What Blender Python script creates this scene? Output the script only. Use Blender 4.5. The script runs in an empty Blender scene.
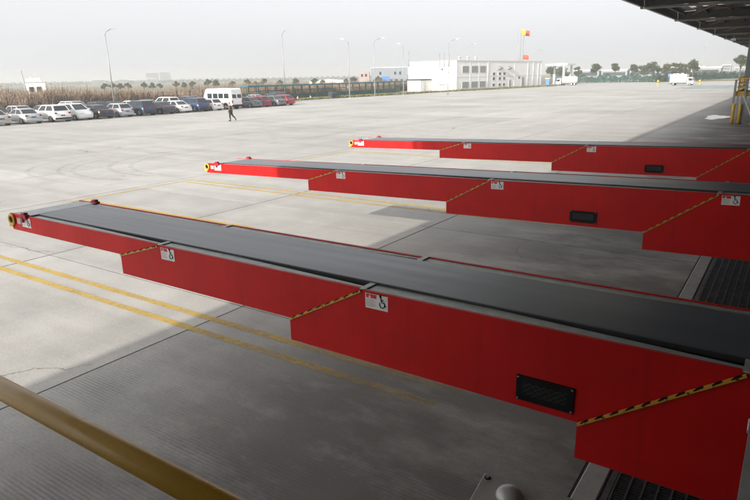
import bpy, bmesh, math, random
from mathutils import Vector, Matrix
random.seed(7)
S = bpy.context.scene
COL = S.collection

# ------------------------------------------------------------------ camera
cam_d = bpy.data.cameras.new('camera')
cam_d.sensor_width = 36.0
cam_d.lens = 29.1
cam_d.clip_start = 0.05
cam_d.clip_end = 6000
cam = bpy.data.objects.new('camera', cam_d)
COL.objects.link(cam)
def _ray(px, py):
    return Vector((px - 375.0, 250.0 - py, -606.37)).normalized()
# camera orientation: dock line runs along +Y, the yard opens towards -X
_Y = _ray(803, 68)
_Xn = _ray(-550, 95); _Xn = (_Xn - _Y * _Xn.dot(_Y)).normalized()
_X = -_Xn; _Z = _X.cross(_Y)
cam.matrix_world = Matrix.Translation((0, 0, 3.8)) @ Matrix((_X, _Y, _Z)).to_4x4()
S.camera = cam

# ------------------------------------------------------------------ sky and sun
SUN_DIR = Vector((-0.07, -2.85, 1.0)).normalized()      # towards the sun
SUN_EL = math.asin(SUN_DIR.z)
SUN_AZ = math.atan2(SUN_DIR.x, SUN_DIR.y)
w = bpy.data.worlds.new('World'); S.world = w
w.use_nodes = True
nt = w.node_tree; nt.nodes.clear()
sky = nt.nodes.new('ShaderNodeTexSky'); sky.sky_type = 'NISHITA'
sky.sun_disc = False
sky.sun_elevation = SUN_EL
sky.sun_rotation = SUN_AZ
sky.air_density = 1.0; sky.dust_density = 6.0; sky.ozone_density = 1.0
hs = nt.nodes.new('ShaderNodeHueSaturation'); hs.inputs['Saturation'].default_value = 0.2
mixw = nt.nodes.new('ShaderNodeMix'); mixw.data_type = 'RGBA'
mixw.inputs[0].default_value = 0.72
mixw.inputs[7].default_value = (3.05, 3.12, 3.24, 1)
bg = nt.nodes.new('ShaderNodeBackground'); bg.inputs['Strength'].default_value = 0.1
wo = nt.nodes.new('ShaderNodeOutputWorld')
nt.links.new(sky.outputs[0], hs.inputs['Color'])
nt.links.new(hs.outputs[0], mixw.inputs[6])
nt.links.new(mixw.outputs[2], bg.inputs['Color'])
nt.links.new(bg.outputs[0], wo.inputs['Surface'])

sd = bpy.data.lights.new('sun', 'SUN'); sd.energy = 2.0; sd.angle = math.radians(0.6)
sd.color = (1.0, 0.93, 0.82)
sun = bpy.data.objects.new('sun', sd); COL.objects.link(sun)
sun.rotation_euler = SUN_DIR.to_track_quat('Z', 'Y').to_euler()
sun.location = (-20, -60, 40)

S.view_settings.view_transform = 'Standard'
S.view_settings.look = 'None'
S.view_settings.gamma = 1.0
S.view_settings.use_curve_mapping = False
S.view_settings.exposure = 1.74
S.render.engine = 'CYCLES'
S.cycles.max_bounces = 8
S.cycles.volume_bounces = 1

# ------------------------------------------------------------------ materials
MATS = {}
class NB:
    def __init__(s, name):
        s.m = bpy.data.materials.new(name); s.m.use_nodes = True
        s.t = s.m.node_tree; s.b = s.t.nodes['Principled BSDF']
    def n(s, typ, **kw):
        nd = s.t.nodes.new('ShaderNode' + typ)
        for k, v in kw.items():
            if k in nd.inputs.keys() if isinstance(k, str) else False: nd.inputs[k].default_value = v
            else: setattr(nd, k, v)
        return nd
    def l(s, a, b): s.t.links.new(a, b)
    def noise(s, vec, scale, detail=4, rough=0.6):
        nd = s.n('TexNoise'); nd.inputs['Scale'].default_value = scale
        nd.inputs['Detail'].default_value = detail; nd.inputs['Roughness'].default_value = rough
        s.l(vec, nd.inputs['Vector']); return nd.outputs['Fac']
    def ramp(s, fac, pts):
        nd = s.n('ValToRGB'); e = nd.color_ramp.elements
        while len(e) < len(pts): e.new(0.5)
        for i, (p, c) in enumerate(pts):
            e[i].position = p
            e[i].color = c if len(c) == 4 else (c[0], c[1], c[2], 1)
        s.l(fac, nd.inputs['Fac']); return nd.outputs['Color']
    def math(s, op, a, b=None, clamp=False):
        nd = s.n('Math'); nd.operation = op; nd.use_clamp = clamp
        for i, v in enumerate((a, b)):
            if v is None: continue
            if isinstance(v, (int, float)): nd.inputs[i].default_value = v
            else: s.l(v, nd.inputs[i])
        return nd.outputs[0]
    def mix(s, fac, a, b, mode='MIX'):
        nd = s.n('Mix'); nd.data_type = 'RGBA'; nd.blend_type = mode
        for i, v in ((0, fac), (6, a), (7, b)):
            if isinstance(v, (int, float)): nd.inputs[i].default_value = v
            elif isinstance(v, tuple): nd.inputs[i].default_value = v if len(v) == 4 else (*v, 1)
            else: s.l(v, nd.inputs[i])
        return nd.outputs[2]
    def pos(s): return s.n('NewGeometry').outputs['Position']
    def objc(s): return s.n('TexCoord').outputs['Object']
    def rnd(s): return s.n('ObjectInfo').outputs['Random']
    def bump(s, h, strength=0.3, dist=0.01, nrm=None):
        nd = s.n('Bump'); nd.inputs['Strength'].default_value = strength; nd.inputs['Distance'].default_value = dist
        s.l(h, nd.inputs['Height'])
        if nrm is not None: s.l(nrm, nd.inputs['Normal'])
        return nd.outputs[0]
    def col(s, c): s.l(c, s.b.inputs['Base Color'])
    def nrm(s, c): s.l(c, s.b.inputs['Normal'])

def g3(v, warm=0.0): return (v * (1 + warm), v, v * (1 - warm), 1)

def simple(name, c, rough=0.5, metal=0.0, var=0.12, scale=6.0, bump=0.0, spec=0.5, coat=0.0):
    """paint-like surface with a little soiling"""
    if name in MATS: return MATS[name]
    b = NB(name)
    p = b.objc()
    f = b.noise(p, scale, 5, 0.65)
    lo = tuple(x * (1 - var) for x in c[:3]); hi = tuple(min(1, x * (1 + var)) for x in c[:3])
    b.col(b.ramp(f, [(0.3, lo), (0.7, hi)]))
    r = b.ramp(b.noise(p, scale * 2.3, 3), [(0.3, g3(max(0.05, rough - 0.08))), (0.7, g3(min(1, rough + 0.08)))])
    b.l(r, b.b.inputs['Roughness'])
    b.b.inputs['Metallic'].default_value = metal
    b.b.inputs['Specular IOR Level'].default_value = spec
    b.b.inputs['Coat Weight'].default_value = coat
    if bump: b.nrm(b.bump(b.noise(p, scale * 12, 3), bump, 0.004))
    MATS[name] = b.m
    return b.m

def concrete(name, base=0.40):
    b = NB(name); p = b.pos()
    big = b.noise(p, 0.11, 5, 0.6)
    mid = b.noise(p, 0.9, 10, 0.72)
    fine = b.noise(p, 26.0, 4, 0.7)
    c = b.ramp(big, [(0.3, (base * .87, base * .83, base * .765)), (0.5, (base, base * .965, base * .905)), (0.72, (base * 1.1, base * 1.07, base * 1.01))])
    c = b.mix(0.55, c, b.ramp(mid, [(0.3, g3(.60)), (0.62, g3(1.0))]), 'MULTIPLY')
    c = b.mix(0.5, c, b.ramp(fine, [(0.25, g3(.5)), (0.65, g3(1.0))]), 'MULTIPLY')
    # streaks worn along the lorries' way (X) and along the dock (Y)
    mp = b.n('Mapping'); mp.inputs['Scale'].default_value = (0.05, 1.1, 1); b.l(p, mp.inputs['Vector'])
    st = b.noise(mp.outputs[0], 1.0, 5, 0.65)
    c = b.mix(0.4, c, b.ramp(st, [(0.36, g3(.72)), (0.55, g3(1.0))]), 'MULTIPLY')
    mp2 = b.n('Mapping'); mp2.inputs['Scale'].default_value = (0.5, 0.03, 1); b.l(p, mp2.inputs['Vector'])
    st2 = b.noise(mp2.outputs[0], 1.0, 5, 0.6)
    c = b.mix(0.35, c, b.ramp(st2, [(0.36, g3(.75)), (0.55, g3(1.0))]), 'MULTIPLY')
    # oily and damp stains near the dock, deepened to paint in canopy shade
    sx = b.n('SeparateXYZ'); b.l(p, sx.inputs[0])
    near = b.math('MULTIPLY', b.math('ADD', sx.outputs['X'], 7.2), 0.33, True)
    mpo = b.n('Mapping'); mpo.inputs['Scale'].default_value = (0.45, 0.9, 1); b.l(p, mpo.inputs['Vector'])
    grime_shade = b.ramp(b.noise(mpo.outputs[0], 0.7, 7, 0.72), [(0.33, g3(0)), (0.54, g3(1))])
    c = b.mix(b.math('MULTIPLY', b.math('MULTIPLY', grime_shade, near), 0.72), c, (0.070, 0.060, 0.050), 'MIX')
    vo = b.n('TexVoronoi'); vo.feature = 'DISTANCE_TO_EDGE'; vo.inputs['Scale'].default_value = .16
    wv = b.n('TexNoise'); wv.inputs['Scale'].default_value = .9; wv.inputs['Detail'].default_value = 5; b.l(p, wv.inputs['Vector'])
    va = b.n('VectorMath'); va.operation = 'MULTIPLY_ADD'; va.inputs[1].default_value = (1.6, 1.6, 0); b.l(wv.outputs['Color'], va.inputs[0]); b.l(p, va.inputs[2])
    b.l(va.outputs[0], vo.inputs['Vector'])
    ck = b.ramp(vo.outputs['Distance'], [(0.0, g3(1)), (0.0022, g3(0))])
    ck = b.math('MULTIPLY', ck, b.ramp(b.noise(p, .2, 3), [(0.52, g3(0)), (0.6, g3(.75))]))
    c = b.mix(ck, c, (.10, .095, .085))
    gv = b.ramp(b.noise(p, 75.0, 2, .5), [(0.66, g3(0)), (0.74, g3(.45))])
    c = b.mix(gv, c, (.16, .15, .135))
    # each slab was poured on its own day
    rv = b.math('ADD', b.math('MULTIPLY', b.rnd(), 0.19), 0.87)
    nd = b.n('CombineColor')
    for k in range(3): b.l(rv, nd.inputs[k])
    c = b.mix(1.0, c, nd.outputs[0], 'MULTIPLY')
    # combed grooves on the loading apron
    ph = b.math('ADD', b.math('MULTIPLY', sx.outputs['Y'], 2 * math.pi / 0.046), b.math('MULTIPLY', b.noise(p, 0.5, 2), 3.0))
    gr = b.math('ADD', b.math('MULTIPLY', b.math('SINE', ph), 0.5), 0.5)
    apron = b.math('MULTIPLY', b.math('ADD', sx.outputs['X'], 7.5), 40.0, True)
    nearY = b.math('SUBTRACT', 1.0, b.math('MULTIPLY', b.math('SUBTRACT', sx.outputs['Y'], 9.0), 0.12, True), True)
    mpw = b.n('Mapping'); mpw.inputs['Scale'].default_value = (0.3, 1.6, 1); b.l(p, mpw.inputs['Vector'])
    wear = b.math('MULTIPLY', b.ramp(b.noise(p, 0.6, 7, 0.75), [(0.42, g3(0.0)), (0.56, g3(1))]), b.ramp(b.noise(mpw.outputs[0], 1.0, 5, 0.7), [(0.38, g3(.15)), (0.56, g3(1))]))
    m = b.math('MULTIPLY', b.math('MULTIPLY', apron, nearY), wear)
    gm = b.math('MULTIPLY', gr, m)
    c = b.mix(b.math('MULTIPLY', gm, 0.36), c, (0.07, 0.066, 0.06), 'MIX')
    b.col(c)
    b.l(b.ramp(mid, [(0.3, g3(.50)), (0.7, g3(.68))]), b.b.inputs['Roughness'])
    b.b.inputs['Specular IOR Level'].default_value = 0.38
    n1 = b.bump(fine, 0.15, 0.003)
    b.nrm(b.bump(b.math('SUBTRACT', 1.0, gm), 0.7, 0.008, n1))
    MATS[name] = b.m
    return b.m

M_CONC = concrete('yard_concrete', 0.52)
def earth():
    b = NB('earth'); p = b.pos()
    c = b.ramp(b.noise(p, 0.12, 6, 0.7), [(0.3, (.12, .10, .06)), (0.5, (.17, .15, .08)), (0.7, (.10, .12, .05))])
    b.col(c); b.b.inputs['Roughness'].default_value = 0.95
    return b.m
M_EARTH = earth()

def yellow_line():
    b = NB('worn_yellow_paint'); p = b.pos()
    sx = b.n('SeparateXYZ'); b.l(p, sx.inputs[0])
    rub = b.math('MULTIPLY', b.math('ADD', sx.outputs['X'], 8.5), 0.19, True)          # rubbed off by wheels near the dock
    nz = b.math('SUBTRACT', b.math('ADD', b.math('MULTIPLY', b.noise(p, 9.0, 6, 0.75), .6), b.math('MULTIPLY', b.noise(p, 1.1, 4, .6), .45)), b.math('MULTIPLY', rub, .22))
    f = b.ramp(nz, [(0.28, g3(.1)), (0.54, g3(.8))])
    b.b.inputs['Roughness'].default_value = 0.7
    b.col(b.ramp(b.noise(p, 2.0, 4), [(0.3, (.56, .36, .06)), (0.7, (.64, .45, .11))]))
    tr = b.n('BsdfTransparent'); mx = b.n('MixShader')
    b.l(f, mx.inputs[0]); b.l(tr.outputs[0], mx.inputs[1]); b.l(b.b.outputs[0], mx.inputs[2])
    b.l(mx.outputs[0], [n for n in b.t.nodes if n.type == 'OUTPUT_MATERIAL'][0].inputs['Surface'])
    return b.m
M_YLINE = yellow_line()

def red_paint(name, c):
    b = NB(name); p = b.objc()
    f = b.noise(p, 1.6, 5, 0.6)
    cc = b.ramp(f, [(0.3, tuple(x * .86 for x in c)), (0.7, tuple(x * 1.08 for x in c))])
    dust = b.ramp(b.noise(p, 9.0, 6, 0.7), [(0.55, g3(0)), (0.8, g3(.07))])
    cc = b.mix(dust, cc, (.34, .14, .12))
    mp = b.n('Mapping'); mp.inputs['Scale'].default_value = (1.2, 1, 55); mp.inputs['Rotation'].default_value = (0, .05, 0); b.l(p, mp.inputs['Vector'])
    sc = b.math('MULTIPLY', b.ramp(b.noise(mp.outputs[0], 1.0, 6, .8), [(0.66, g3(0)), (0.72, g3(.30))]), b.ramp(b.noise(p, 1.7, 3), [(0.5, g3(0)), (0.6, g3(1))]))
    cc = b.mix(sc, cc, (.50, .20, .17))
    mv = b.n('Mapping'); mv.inputs['Scale'].default_value = (14, 1, .8); b.l(p, mv.inputs['Vector'])
    cc = b.mix(b.ramp(b.noise(mv.outputs[0], 1.0, 4, .6), [(0.52, g3(0)), (0.75, g3(.22))]), cc, (.20, .012, .012))
    b.col(cc)
    b.l(b.ramp(b.noise(p, 4.0, 4), [(0.3, g3(.34)), (0.7, g3(.52))]), b.b.inputs['Roughness'])
    b.nrm(b.bump(b.noise(p, 0.9, 2), 0.06, 0.02))
    b.b.inputs['Specular IOR Level'].default_value = 0.25
    MATS[name] = b.m
    return b.m
M_RED = red_paint('red_paint', (.60, .010, .010))
def belt_mat():
    b = NB('belt_rubber'); p = b.objc()
    mp = b.n('Mapping'); mp.inputs['Scale'].default_value = (0.25, 7, 1); b.l(p, mp.inputs['Vector'])
    c = b.ramp(b.noise(mp.outputs[0], 1.0, 5, 0.65), [(0.25, (.078, .086, .102)), (0.75, (.105, .115, .135))])
    c = b.mix(b.ramp(b.noise(p, 5, 5, .7), [(0.55, g3(0)), (0.85, g3(.2))]), c, (.17, .175, .18))
    b.col(c)
    b.l(b.ramp(b.noise(mp.outputs[0], 1.3, 4), [(0.3, g3(.27)), (0.7, g3(.35))]), b.b.inputs['Roughness'])
    b.b.inputs['Specular IOR Level'].default_value = .6
    return b.m
M_BELT = belt_mat()
M_GALV = simple('galvanised_steel', (.46, .49, .475), .45, 0.35, .18, 8)
M_STEEL = simple('grey_steel', (.27, .28, .28), .5, 0.4, .2, 5)
M_YSTEEL = simple('yellow_steel_paint', (.66, .40, .045), .42, 0, .18, 9, .15)
M_YTUBE = simple('ochre_rail_paint', (.88, .50, .045), .33, 0, .12, 5, .12)
M_BLACK = simple('black_paint', (.008, .008, .009), .5, 0, .2, 6, 0, .2)
M_DARK = simple('dark_steel', (.045, .045, .042), .6, 0.2, .3, 3)
M_WHITE = simple('white_sticker', (.80, .80, .80), .4, 0, .05)
M_REDS = simple('red_print', (.60, .02, .03), .45)
M_INK = simple('black_print', (.02, .02, .02), .5)
M_GREYI = simple('grey_print', (.35, .35, .36), .5)
M_GLASS = simple('dark_glass', (.018, .022, .026), .08, 0, .1, 3, 0, .6)
M_TYRE = simple('tyre_rubber', (.02, .02, .02), .85)
M_RIM = simple('alloy_rim', (.45, .45, .46), .35, .8)
M_TAIL = simple('tail_light', (.25, .01, .012), .2)
M_HEAD = simple('head_light', (.7, .72, .74), .15)
M_PLATE = simple('number_plate_blue', (.03, .06, .18), .4)
M_WALL = simple('white_render_wall', (.74, .74, .72), .85, 0, .06, .35)
M_TRIM = simple('pale_grey_trim', (.55, .55, .54), .6, 0, .08)
M_SHUT = simple('grey_louvre', (.26, .26, .255), .6, 0, .1)
M_LAMP = simple('lamp_pole_paint', (.30, .31, .315), .5, .2, .08)
M_TEAL = simple('teal_roof', (.020, .16, .20), .5, 0, .12, 1.5)
M_GREEN = simple('dark_green_steel', (.022, .12, .095), .55, 0, .15, 3)
M_SKYL = None
def foliage(name, a, c2, scale=0.9):
    b = NB(name); p = b.pos()
    f = b.noise(p, scale, 4, 0.7)
    b.col(b.ramp(f, [(0.3, a), (0.7, c2)]))
    b.b.inputs['Roughness'].default_value = 0.75
    b.b.inputs['Specular IOR Level'].default_value = 0.2
    MATS[name] = b.m
    return b.m
M_LEAF = foliage('leaf_green', (.028, .045, .018), (.075, .10, .040))
M_LEAF2 = foliage('leaf_olive', (.05, .065, .028), (.12, .13, .06))
M_HEDGE = foliage('hedge_leaf', (.018, .045, .028), (.045, .085, .05))
M_BRUSH = foliage('dry_brush', (.13, .092, .066), (.31, .235, .175), 0.5)
M_GRASS = foliage('verge_grass', (.10, .11, .035), (.22, .20, .08), 0.5)
M_BARK = simple('bark', (.10, .075, .055), .9, 0, .25, 6, .4)

# ------------------------------------------------------------------ mesh helpers
class MB:
    def __init__(s): s.v = []; s.f = []; s.mi = []; s.sm = []
    def add(s, vs, fs, mi=0, smooth=False):
        o = len(s.v); s.v += [tuple(v) for v in vs]
        for f in fs: s.f.append(tuple(i + o for i in f)); s.mi.append(mi); s.sm.append(smooth)
        return s
    def box(s, x0, x1, y0, y1, z0, z1, mi=0):
        vs = [(x0, y0, z0), (x1, y0, z0), (x1, y1, z0), (x0, y1, z0), (x0, y0, z1), (x1, y0, z1), (x1, y1, z1), (x0, y1, z1)]
        return s.add(vs, [(0, 3, 2, 1), (4, 5, 6, 7), (0, 1, 5, 4), (1, 2, 6, 5), (2, 3, 7, 6), (3, 0, 4, 7)], mi)
    def bevbox(s, x0, x1, y0, y1, z0, z1, b=0.01, mi=0):
        """box whose top edges are chamfered"""
        vs = []
        for (i, z) in ((0, z0), (0, z1 - b), (b, z1)):
            vs += [(x0 + i, y0 + i, z), (x1 - i, y0 + i, z), (x1 - i, y1 - i, z), (x0 + i, y1 - i, z)]
        fs = [(0, 3, 2, 1), (8, 9, 10, 11)]
        for k in (0, 4):
            for j in range(4): fs.append((k + j, k + (j + 1) % 4, k + 4 + (j + 1) % 4, k + 4 + j))
        return s.add(vs, fs, mi)
    def prism_xz(s, poly, y0, y1, mi=0):
        n = len(poly)
        a = sum(poly[i][0] * poly[(i + 1) % n][1] - poly[(i + 1) % n][0] * poly[i][1] for i in range(n))
        if a < 0: poly = poly[::-1]
        vs = [(x, y0, z) for x, z in poly] + [(x, y1, z) for x, z in poly]
        fs = [tuple(range(n)), tuple(range(2 * n - 1, n - 1, -1))]
        for i in range(n): j = (i + 1) % n; fs.append((i, i + n, j + n, j))
        return s.add(vs, fs, mi)
    def tube(s, pts, r, seg=8, mi=0, smooth=True, cap=True):
        pts = [Vector(p) for p in pts]; n = len(pts)
        rs = r if isinstance(r, (list, tuple)) else [r] * n
        vs = []; fs = []
        up = Vector((0, 0, 1)); prev = None
        for i, p in enumerate(pts):
            t = (pts[min(i + 1, n - 1)] - pts[max(i - 1, 0)]).normalized()
            if prev is None:
                a = t.cross(up)
                if a.length < 1e-3: a = t.cross(Vector((1, 0, 0)))
            else: a = prev - t * prev.dot(t)
            a.normalize(); prev = a; bb = t.cross(a)
            for k in range(seg):
                an = 2 * math.pi * k / seg
                vs.append(p + (a * math.cos(an) + bb * math.sin(an)) * rs[i])
        for i in range(n - 1):
            for k in range(seg):
                k2 = (k + 1) % seg
                fs.append((i * seg + k, (i + 1) * seg + k, (i + 1) * seg + k2, i * seg + k2)[::-1])
        s.add(vs, fs, mi, smooth)
        if cap:
            o = len(s.v) - len(vs)
            s.f.append(tuple(o + k for k in range(seg))); s.mi.append(mi); s.sm.append(False)
            s.f.append(tuple(o + (n - 1) * seg + k for k in range(seg - 1, -1, -1))); s.mi.append(mi); s.sm.append(False)
        return s
    def bar(s, a, b, wd, ht, mi=0):
        """rectangular bar from a to b"""
        a = Vector(a); b = Vector(b); t = (b - a).normalized()
        u = t.cross(Vector((0, 0, 1)))
        if u.length < 1e-3: u = Vector((1, 0, 0))
        u.normalize(); v = u.cross(t)
        vs = []
        for p in (a, b):
            for (i, j) in ((-1, -1), (1, -1), (1, 1), (-1, 1)): vs.append(p + u * i * wd / 2 + v * j * ht / 2)
        return s.add(vs, [(0, 1, 2, 3), (7, 6, 5, 4), (0, 4, 5, 1), (1, 5, 6, 2), (2, 6, 7, 3), (3, 7, 4, 0)], mi)
    def build(s, name, mats, parent=None, **kw):
        me = bpy.data.meshes.new(name)
        me.from_pydata(s.v, [], s.f)
        if not isinstance(mats, (list, tuple)): mats = [mats]
        for m in mats: me.materials.append(m)
        me.polygons.foreach_set('material_index', s.mi)
        me.polygons.foreach_set('use_smooth', s.sm)
        me.update()
        bm = bmesh.new(); bm.from_mesh(me)
        if kw.pop('recalc', True): bmesh.ops.recalc_face_normals(bm, faces=bm.faces)
        bm.to_mesh(me); bm.free()
        return link(name, me, parent, **kw)
def link(name, me, parent=None, **kw):
    o = bpy.data.objects.new(name, me); COL.objects.link(o)
    if parent is not None: o.parent = parent
    tag(o, **kw)
    return o
def tag(o, label=None, cat=None, group=None, kind=None, loc=None, rotz=None):
    if label: o['label'] = label
    if cat: o['category'] = cat
    if group: o['group'] = group
    if kind: o['kind'] = kind
    if loc is not None: o.location = loc
    if rotz is not None: o.rotation_euler[2] = rotz
def thing(name, label, cat, loc=(0, 0, 0), rotz=0, group=None):
    o = bpy.data.objects.new(name, None); COL.objects.link(o); o.empty_display_size = 0.2
    tag(o, label, cat, group, None, loc, rotz)
    return o
def copy_tree(o, parent=None):
    c = o.copy(); COL.objects.link(c); c.parent = parent
    for ch in list(o.children): copy_tree(ch, c)
    return c

# ------------------------------------------------------------------ ground
g = MB(); g.add([(-3000, -400, -.03), (900, -400, -.03), (900, 3200, -.03), (-3000, 3200, -.03)], [(0, 1, 2, 3)])
g.build('ground', M_EARTH, kind='structure')
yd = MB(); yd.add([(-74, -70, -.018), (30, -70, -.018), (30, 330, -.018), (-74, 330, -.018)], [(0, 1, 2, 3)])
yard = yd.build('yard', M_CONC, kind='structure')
SX, SY = 6.25, 6.65
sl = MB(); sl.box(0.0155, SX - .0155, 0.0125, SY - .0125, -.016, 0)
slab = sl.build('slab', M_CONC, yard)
first = True
for i in range(11):
    for j in range(-2, 21):
        o = slab if first else slab.copy()
        if not first: COL.objects.link(o); o.parent = yard
        first = False
        o.location = (-1.25 - SX * (i + 1), 0.2 + SY * j, random.uniform(-.002, .001))

M_JOINT = simple('joint_bitumen', (.045, .043, .04), .9, 0, .3, 3)
for i in range(12):
    x = -1.25 - SX * i
    m = MB(); m.box(x - .015, x + .015, .2 - 2 * SY, .2 + 21 * SY, -.0155, -.0045); m.build('joint_filler', M_JOINT, yard)
for j in range(-2, 22):
    y = .2 + SY * j
    m = MB(); m.box(-1.25 - 11 * SX, -1.25, y - .012, y + .012, -.0156, -.0047); m.build('joint_filler', M_JOINT, yard)

def line(x0, x1, y0, y1, name='yellow_line'):
    m = MB(); m.add([(x0, y0, .005), (x1, y0, .005), (x1, y1, .005), (x0, y1, .005)], [(0, 1, 2, 3)])
    return m.build(name, M_YLINE, yard)
for yc, x0 in ((5.95, -30.0), (10.88, -19.2), (15.45, -19.2), (20.9, -19.2), (26.2, -19.2)):
    xe = -11.6 if yc == 10.88 else -3.0
    line(x0, xe - .1, yc - .29, yc - .15); line(x0, xe + .1, yc + .15, yc + .29)
line(-19.56, -19.44, 10.6, 15.8)
line(-19.56, -19.44, 20.4, 26.6)

# tyre arcs swept on the yard
def tyre_mat():
    b = NB('tyre_mark'); p = b.pos()
    tr = b.n('BsdfTransparent'); mx = b.n('MixShader')
    b.b.inputs['Base Color'].default_value = (.10, .095, .09, 1); b.b.inputs['Roughness'].default_value = .8
    f = b.ramp(b.noise(p, 3.0, 5, .75), [(0.40, g3(0)), (0.75, g3(.27))])
    b.l(f, mx.inputs[0]); b.l(tr.outputs[0], mx.inputs[1]); b.l(b.b.outputs[0], mx.inputs[2])
    out = [n for n in b.t.nodes if n.type == 'OUTPUT_MATERIAL'][0]
    b.l(mx.outputs[0], out.inputs['Surface'])
    return b.m
M_TMARK = tyre_mat()
def arc_mark(cx, cy, r, a0, a1, wd=.22, k=0):
    m = MB(); n = 28; vs = []; fs = []
    for i in range(n + 1):
        a = math.radians(a0 + (a1 - a0) * i / n)
        for rr in (r - wd / 2, r + wd / 2): vs.append((cx + rr * math.cos(a), cy + rr * math.sin(a), .004 + .0012 * k))
    for i in range(n): fs.append((2 * i, 2 * i + 1, 2 * i + 3, 2 * i + 2))
    m.add(vs, fs); m.build('tyre_mark', M_TMARK, yard)
for k, (cx, cy, r, a0, a1) in enumerate([(-24.5, 19.0, 5.2, 150, 300), (-23.9, 19.2, 5.1, 150, 290), (-23.0, 20.8, 5.4, 150, 285),
        (-22.3, 21.2, 5.2, 155, 280), (-25.6, 18.2, 5.2, 175, 285)]):
    arc_mark(cx, cy, r, a0, a1, .2, k)

# straight worn wheel tracks
for k, (x0, y0, x1, y1) in enumerate([(-18, 33, -60, 44), (-18, 35, -60, 46.4), (-12, 60, -58, 75), (-12, 62.2, -58, 77)]):
    m = MB(); d = Vector((x1 - x0, y1 - y0, 0)).normalized(); nn = Vector((-d.y, d.x, 0)) * .13; n = 24
    vs = []
    for i in range(n + 1):
        p = Vector((x0, y0, .0145)).lerp(Vector((x1, y1, .0145)), i / n) + nn * math.sin(i * .5) * .6
        vs += [p - nn, p + nn]
    m.add(vs, [(2 * i, 2 * i + 1, 2 * i + 3, 2 * i + 2) for i in range(n)]); m.build('tyre_mark', M_TMARK, yard)

# drain strip in front of the dock: kerb stones and steel gratings
kb = MB(); kb.bevbox(-1.235, -1.02, 0, 1.98, -.016, .018, .012)
ks = kb.build('kerb_stone', simple('kerb_concrete', (.36, .35, .33), .8, 0, .18, 4, .4), yard)
for j in range(1, 16):
    c = ks.copy(); COL.objects.link(c); c.location = (0, -2 + 2 * j, 0)
ks.location = (0, -2, 0)
drain = thing('drain_grating', 'long dark steel drain grating on the ground below the conveyors', 'grating', (0, 0, 0))
gb = MB()
for i in range(15): gb.box(.06 + i * .118, .078 + i * .118, 0, .985, .0, .03)
for j in range(26): gb.box(.06, 1.73, .012 + j * .038, .018 + j * .038, .012, .028)
gb.box(0, .055, 0, .985, 0, .032); gb.box(1.735, 1.79, 0, .985, 0, .032)
gp = gb.build('grating_panel', simple('grating_steel', (.10, .105, .11), .45, .6, .25, 6), drain)
gp.location = (-1.0, -2, -.012)
for j in range(1, 32):
    c = gp.copy(); COL.objects.link(c); c.location = (-1.0, -2 + j, -.012)
pit = MB(); pit.box(-1.0, .8, -2, 30, -.0165, -.0135); pit.build('pit_floor', M_BLACK, drain)

# bright puddle in the shade beside the far platform
pm = NB('puddle_water'); pm.b.inputs['Base Color'].default_value = (.05, .05, .05, 1); pm.b.inputs['Roughness'].default_value = .03
pd = MB(); vs = [(0, 0, .006)]
for i in range(28):
    a = 2 * math.pi * i / 28; rr = 1 + .22 * math.sin(3 * a + 1) + .1 * math.sin(7 * a)
    vs.append((.85 * rr * math.cos(a), 2.6 * rr * math.sin(a), .006))
pd.add(vs, [(0, i + 1, (i + 1) % 28 + 1) for i in range(28)])
pd.build('puddle', pm.m, kind='structure', loc=(-5.4, 58.8, 0))

# ------------------------------------------------------------------ dock, wall and canopy
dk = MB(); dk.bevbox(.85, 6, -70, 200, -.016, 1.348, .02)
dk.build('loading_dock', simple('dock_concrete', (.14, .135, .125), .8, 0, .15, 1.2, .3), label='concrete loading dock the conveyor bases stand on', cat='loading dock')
wl = MB(); wl.box(6, 6.4, -70, 200, 0, 9.5)
wl.build('warehouse_wall', simple('warehouse_wall_paint', (.05, .052, .055), .7, 0, .1, .8), label='grey warehouse wall behind the loading dock', cat='wall')
wl = MB(); wl.box(-3.3, 5.99, -2.8, -2.5, -.016, 7.0)  # unseen wall, added to darken the near conveyors and floor
wl.build('added_shade_wall', MATS['warehouse_wall_paint'], label='unseen dark wall added behind the raised platform to block light', cat='wall')

CX0, CZ = -8.32, 7.30
can = thing('canopy', 'dark steel loading canopy with ribbed underside at top right', 'canopy', (0, 0, 0))
def sheet(name, x0, x1, y0, y1, mat, z=None):
    z0 = CZ + .62
    m = MB(); n = max(2, int((y1 - y0) / .38))
    vs = []
    for i in range(n + 1):
        y = y0 + (y1 - y0) * i / n; dz = .06 if i % 2 else 0
        for x in (x0, x1): vs.append((x, y, z0 + dz + (x - CX0) * .035))
    fs = [(2 * i, 2 * i + 1, 2 * i + 3, 2 * i + 2) for i in range(n)]
    m.add(vs, fs)
    return m.build(name, mat, can)
M_ROOF = simple('canopy_sheet', (.13, .135, .135), .6, .2, .15, .6)
sk = NB('skylight_sheet'); sk.b.inputs['Base Color'].default_value = (.62, .58, .50, 1); sk.b.inputs['Roughness'].default_value = .6
tl = sk.n('BsdfTranslucent'); tl.inputs['Color'].default_value = (.60, .55, .46, 1); mx = sk.n('MixShader'); mx.inputs[0].default_value = .45
sk.l(sk.b.outputs[0], mx.inputs[1]); sk.l(tl.outputs[0], mx.inputs[2])
sk.l(mx.outputs[0], [n for n in sk.t.nodes if n.type == 'OUTPUT_MATERIAL'][0].inputs['Surface'])
M_SKYL = sk.m
BS = 11.9
Y0 = 40.2 - BS * 9
NBAY = 21
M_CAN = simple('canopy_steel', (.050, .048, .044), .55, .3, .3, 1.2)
M_RUST = simple('rusty_brace', (.10, .035, .022), .7, 0, .3, 3)
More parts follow.
